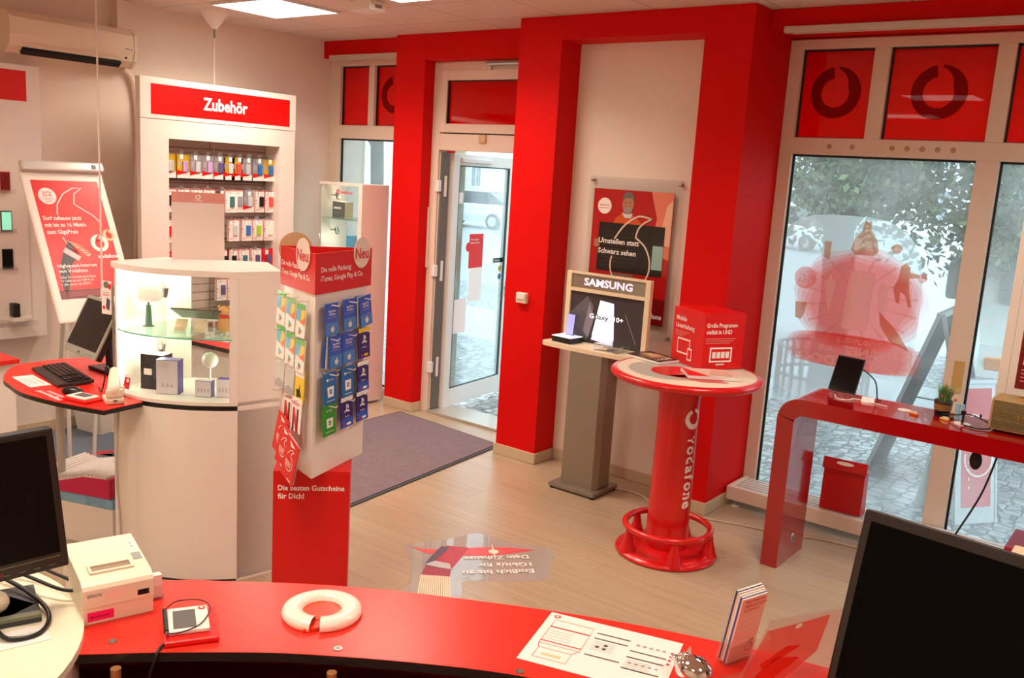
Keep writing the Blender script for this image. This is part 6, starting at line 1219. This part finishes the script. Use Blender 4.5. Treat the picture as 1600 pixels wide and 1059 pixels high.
# glowing ring ornament
t = thing('ring_ornament', 'translucent white ring ornament with red speech mark centre on the counter', 'ornament', (-1.81, 1.6, KZ))
RX, RY, RR = -1.815, 1.597, .112
opal = mat('opal_plastic', (248, 226, 212), .25, spec=.6); 
a_m = math.atan2(-RY, -RX)-.18   # notch faces the viewer
MB().lathe([(.052, .004), (.056, .022), (.075, .028), (.095, .027), (.108, .020), (.112, .009), (.110, .001), (.06, .001), (.052, .004)], opal, 56, RX, RY, KZ, a0=a_m+.13, a1=a_m+2*math.pi-.13).build('ring', t)
rd = MB(); rd.cyl(RX, RY, KZ+.001, KZ+.012, .056, mat('glow_red', (240, 60, 24), .25), 40)
d_ = Vector((math.cos(a_m), math.sin(a_m))); s_ = Vector((-d_.y, d_.x)); c_ = Vector((RX, RY))
rd.prism([c_+d_*.045+s_*.03, c_+d_*.10+s_*.005, c_+d_*.112-s_*.03, c_+d_*.08-s_*.02, c_+d_*.045-s_*.02], KZ+.001, KZ+.010, mat('glow_red', (240, 60, 24), .25)); rd.build('red_centre', t)
# price sheet
o = Vector((-1.272, 1.789, KZ+.0006)); ax = Vector((-1.366, 2.063, 0))-Vector((-1.272, 1.789, 0)); u_ = Vector((.97, .28, 0))
G = frame(o, (u_.x, u_.y, 0), (ax.x, ax.y, 0)); RL = mat('line_red', (222, 50, 50), .5)
t = thing('price_sheet', 'large white tariff sheet with red outlines on the counter', 'sheet', tuple(o)); Wp, Hp = .385, .285
MB(G).box(0, 0, 0, Wp, Hp, .001, PWHITE).build('paper', t)
q = MB(G @ Matrix.Translation((0, 0, .0008))); q.logo(.025, Hp-.02, .010, RL, PWHITE, 1)
def box2(x0, y0, x1, y1, m=RL, w=.0022): q.stroke([(x0, y0), (x1, y0), (x1, y1), (x0, y1), (x0, y0)], w, m, 1)
box2(.025, .205, .14, .245); box2(.025, .105, .14, .205); box2(.032, .03, .125, .082); q.stroke([(.025, .105), (.032, .082)], .0022, RL, 1).stroke([(.14, .105), (.125, .082)], .0022, RL, 1)
q.rect(.025, .2, .14, .206, RL, 1).rect(.025, .118, .14, .123, RL, 1).rect(.05, .045, .105, .058, mat('sheet_peach', (250, 206, 160), .5), 1)
for i in range(4): q.rect(.033, .135+.015*i, .10, .137+.015*i, INKL, 1)
for (x0, x1, ys) in ((.155, .25, (.225, .195, .10)), (.26, .36, (.175, .14, .08))):
    for y in ys: q.rect(x0, y, x1, y+.006, INK, 1)
    for j in range(5): q.rect(x0+.004, ys[1]-.015-.011*j, x1-.03, ys[1]-.013-.011*j, INKL, 1)
for (x, y) in ((.175, .155), (.195, .17), (.195, .150)): q.disc(x, y, .006, INK, 1)
for i in range(4): q.rect(.365, .15+.02*i, .373, .16+.02*i, RL, 1)
q.rect(.25, .012, .26, .02, RL, 1)
for i in range(5): q.disc(.275+.018*i, .115, .005, INKL, 1).disc(.275+.018*i, .215, .006, INKL, 1)
q.build('print', t)
# piggy bank
t = thing('piggy_bank', 'chrome piggy bank at the lower picture edge beside the brochures', 'piggy bank', (-.87, 2.0, KZ))
px_, py_ = -.862, 1.985
b = MB(); b.ball(px_, py_, KZ+.048, .048, .040, .038, CHROME, 28).ball(px_-.034, py_+.012, KZ+.052, .026, .026, .026, CHROME, 20); b.build('body', t)
MB().lathe([(0, 0), (.010, .001), (.010, .012)], CHROME, 16, px_-.062, py_+.018, KZ+.046).build('snout', t)
for s_ in (-1, 1): MB(TR(px_-.028, py_+.012+s_*.016, KZ+.076)).add([(-.008, -.007, 0), (.008, -.007, 0), (0, .008, 0), (0, 0, .018)], [(0, 1, 3), (1, 2, 3), (2, 0, 3), (2, 1, 0)], CHROME).build('ear', t)
for (dx, dy) in ((-.025, -.02), (-.025, .02), (.025, -.02), (.025, .02)): MB().cyl(px_+dx, py_+dy, KZ+.0005, KZ+.022, .009, CHROME, 12).build('leg', t)
MB().box(px_+.0, py_-.002, KZ+.0855, px_+.03, py_+.002, KZ+.0868, BLACK).build('coin_slot', t)
# brochures in a holder
t = thing('brochure_holder', 'clear acrylic brochure holder on the counter beside the piggy bank', 'brochure holder', (-.8, 2.1, KZ))
bo = Vector((-.842, 2.145, KZ+.004)); lean = Vector((.052, .015, .27)); bu = Vector((.30, .95, 0)).normalized(); 
# thickness direction runs along the counter
G = frame(bo, bu, lean)
MB(G).box(-.004, -.002, -.036, .104, 0, .004, ACRYL).box(-.004, 0, .0, .104, .055, .003, ACRYL).box(-.004, 0, -.036, .104, .16, -.033, ACRYL).box(-.004, 0, -.033, -.001, .07, .0, ACRYL).build('acrylic', t)
cov = [(mat('bro_navy', (34, 40, 110), .3), 'navy blue'), (mat('bro_cream', (226, 200, 160), .4), 'cream'), (PAPER, 'white'), (mat('bro_blue', (60, 70, 140), .3), 'blue'), (mat('bro_pink', (236, 180, 160), .4), 'pink fronted')]
for i, (m, c) in enumerate(cov):
    u_ = thing('brochure', c+' brochure standing in the clear holder, '+('rearmost', 'second from the back', 'in the middle', 'second from the front', 'frontmost')[i], 'brochure', tuple(bo), 0, 'brochures in the clear holder')
    z0 = -.031+.006*i; MB(G).box(.002, .002, z0, .098, .212-.003*i, z0+.0052, PAPER).rect(0, 0, .001, .001, m).build('pages', u_)
    MB(G @ Matrix.Translation((0, 0, z0+.0053))).rect(.002, .002, .098, .212-.003*i, m, .3).build('cover', u_)
    MB(G).box(.001, .002, z0, .0019, .212-.003*i, z0+.0053, m).build('spine', u_)
q = MB(G @ Matrix.Translation((0, 0, .0012)))
for i, (a, b_) in enumerate(((.01, .075), (.01, .085), (.01, .06))): q.text(('Red Internet', 'Highspeed Surfen', 'und Telefonieren')[i], a, .190-.014*i, .009, PRED, 2, bold=.02, w=b_)
for i in range(6): q.rect(.01, .15-.018*i, .09, .1508-.018*i, INKL, 1)
q.outline(.07, .04, .012, DRED, .002, 2); q.build('front_lettering', t)
# large clear leaflet stand, right
t = thing('leaflet_stand', 'tilted clear acrylic sign with red sheet inside, left of the right monitor', 'sign', (-.7, 2.3, KZ))
G = frame((-.775, 2.03, KZ+.003), (.17, .32, 0), (.16, .07, .25))
RT = glassy('red_clear_sheet', (250, 130, 120), haze=.35, hazecol=(240, 120, 104), gloss=1)
MB(G).box(0, 0, -.004, .36, .27, 0, ACRYL, .002).build('acrylic_plate', t)
MB(G).poly([(.004, .0), (.15, .0), (.22, .11), (.19, .255), (.004, .235)], RT, 1).poly([(.02, .0), (.12, .03), (.17, .10), (.08, .12)], mat('sheet_flame', (232, 50, 30), .3), 2).poly([(.04, .10), (.10, .16), (.15, .15), (.06, .08)], mat('sheet_flame', (232, 50, 30), .3), 2).build('red_sheet', t)
MB(G).disc(.10, .235, .010, PWHITE, 3).build('logo_print', t)
MB(G).box(0, -.004, -.05, .16, 0, .05, ACRYL, .001).build('stand_foot', t)
# right monitor
t = thing('front_monitor', 'large black monitor in the lower right foreground', 'monitor', (-.3, 2.2, KZ))
G = frame((-.572, 2.10, 1.05), (.99, -.13, 0), (.0, .235, 1)); MB2 = mat('bezel_brown', (40, 33, 30), .35)
hh = .44; ww = .62
MB(G).box(0, -.02, -.04, ww, hh-.02, -.012, BLACK, .02).box(0, -.02, -.012, ww, hh-.02, 0, MB2, .010).build('housing', t)
MB(G).rect(.020, .01, ww-.02, hh-.045, mat('monitor_black', (2, 1, 2), .4, spec=.08), 1).build('screen', t)
c0 = G @ Vector((ww/2, .1, -.05)); MB().tube([(c0.x, c0.y+.02, KZ+.012), (c0.x, c0.y, 1.2)], .03, BLACK, 12).build('stand', t); MB(TR(c0.x, c0.y+.02, KZ)).box(-.14, -.1, .001, .14, .1, .013, BLACK, .005).build('foot', t)
tag(MB(TR(-.6, 2.1, KZ)).cyl(0, 0, .0005, .012, .025, mat('tape_yellow', (206, 200, 120), .4), 20).build('round_token'), 'small pale yellow round item on the counter beside the right monitor', 'token')
# cream box behind the right monitor
t = thing('cream_box', 'cream cardboard box standing behind the right monitor near the console', 'box', (-.45, 4.5, 0))
MB().box(-.50, 4.15, .001, .2, 4.6, .66, mat('carton_cream', (238, 220, 184), .5), .004).build('carton', t); MB(frame((-.4, 4.3, .661), (1, 0, 0), (0, 1, 0))).rect(.05, .1, .12, .13, GREY, 1).build('handle_hole', t)
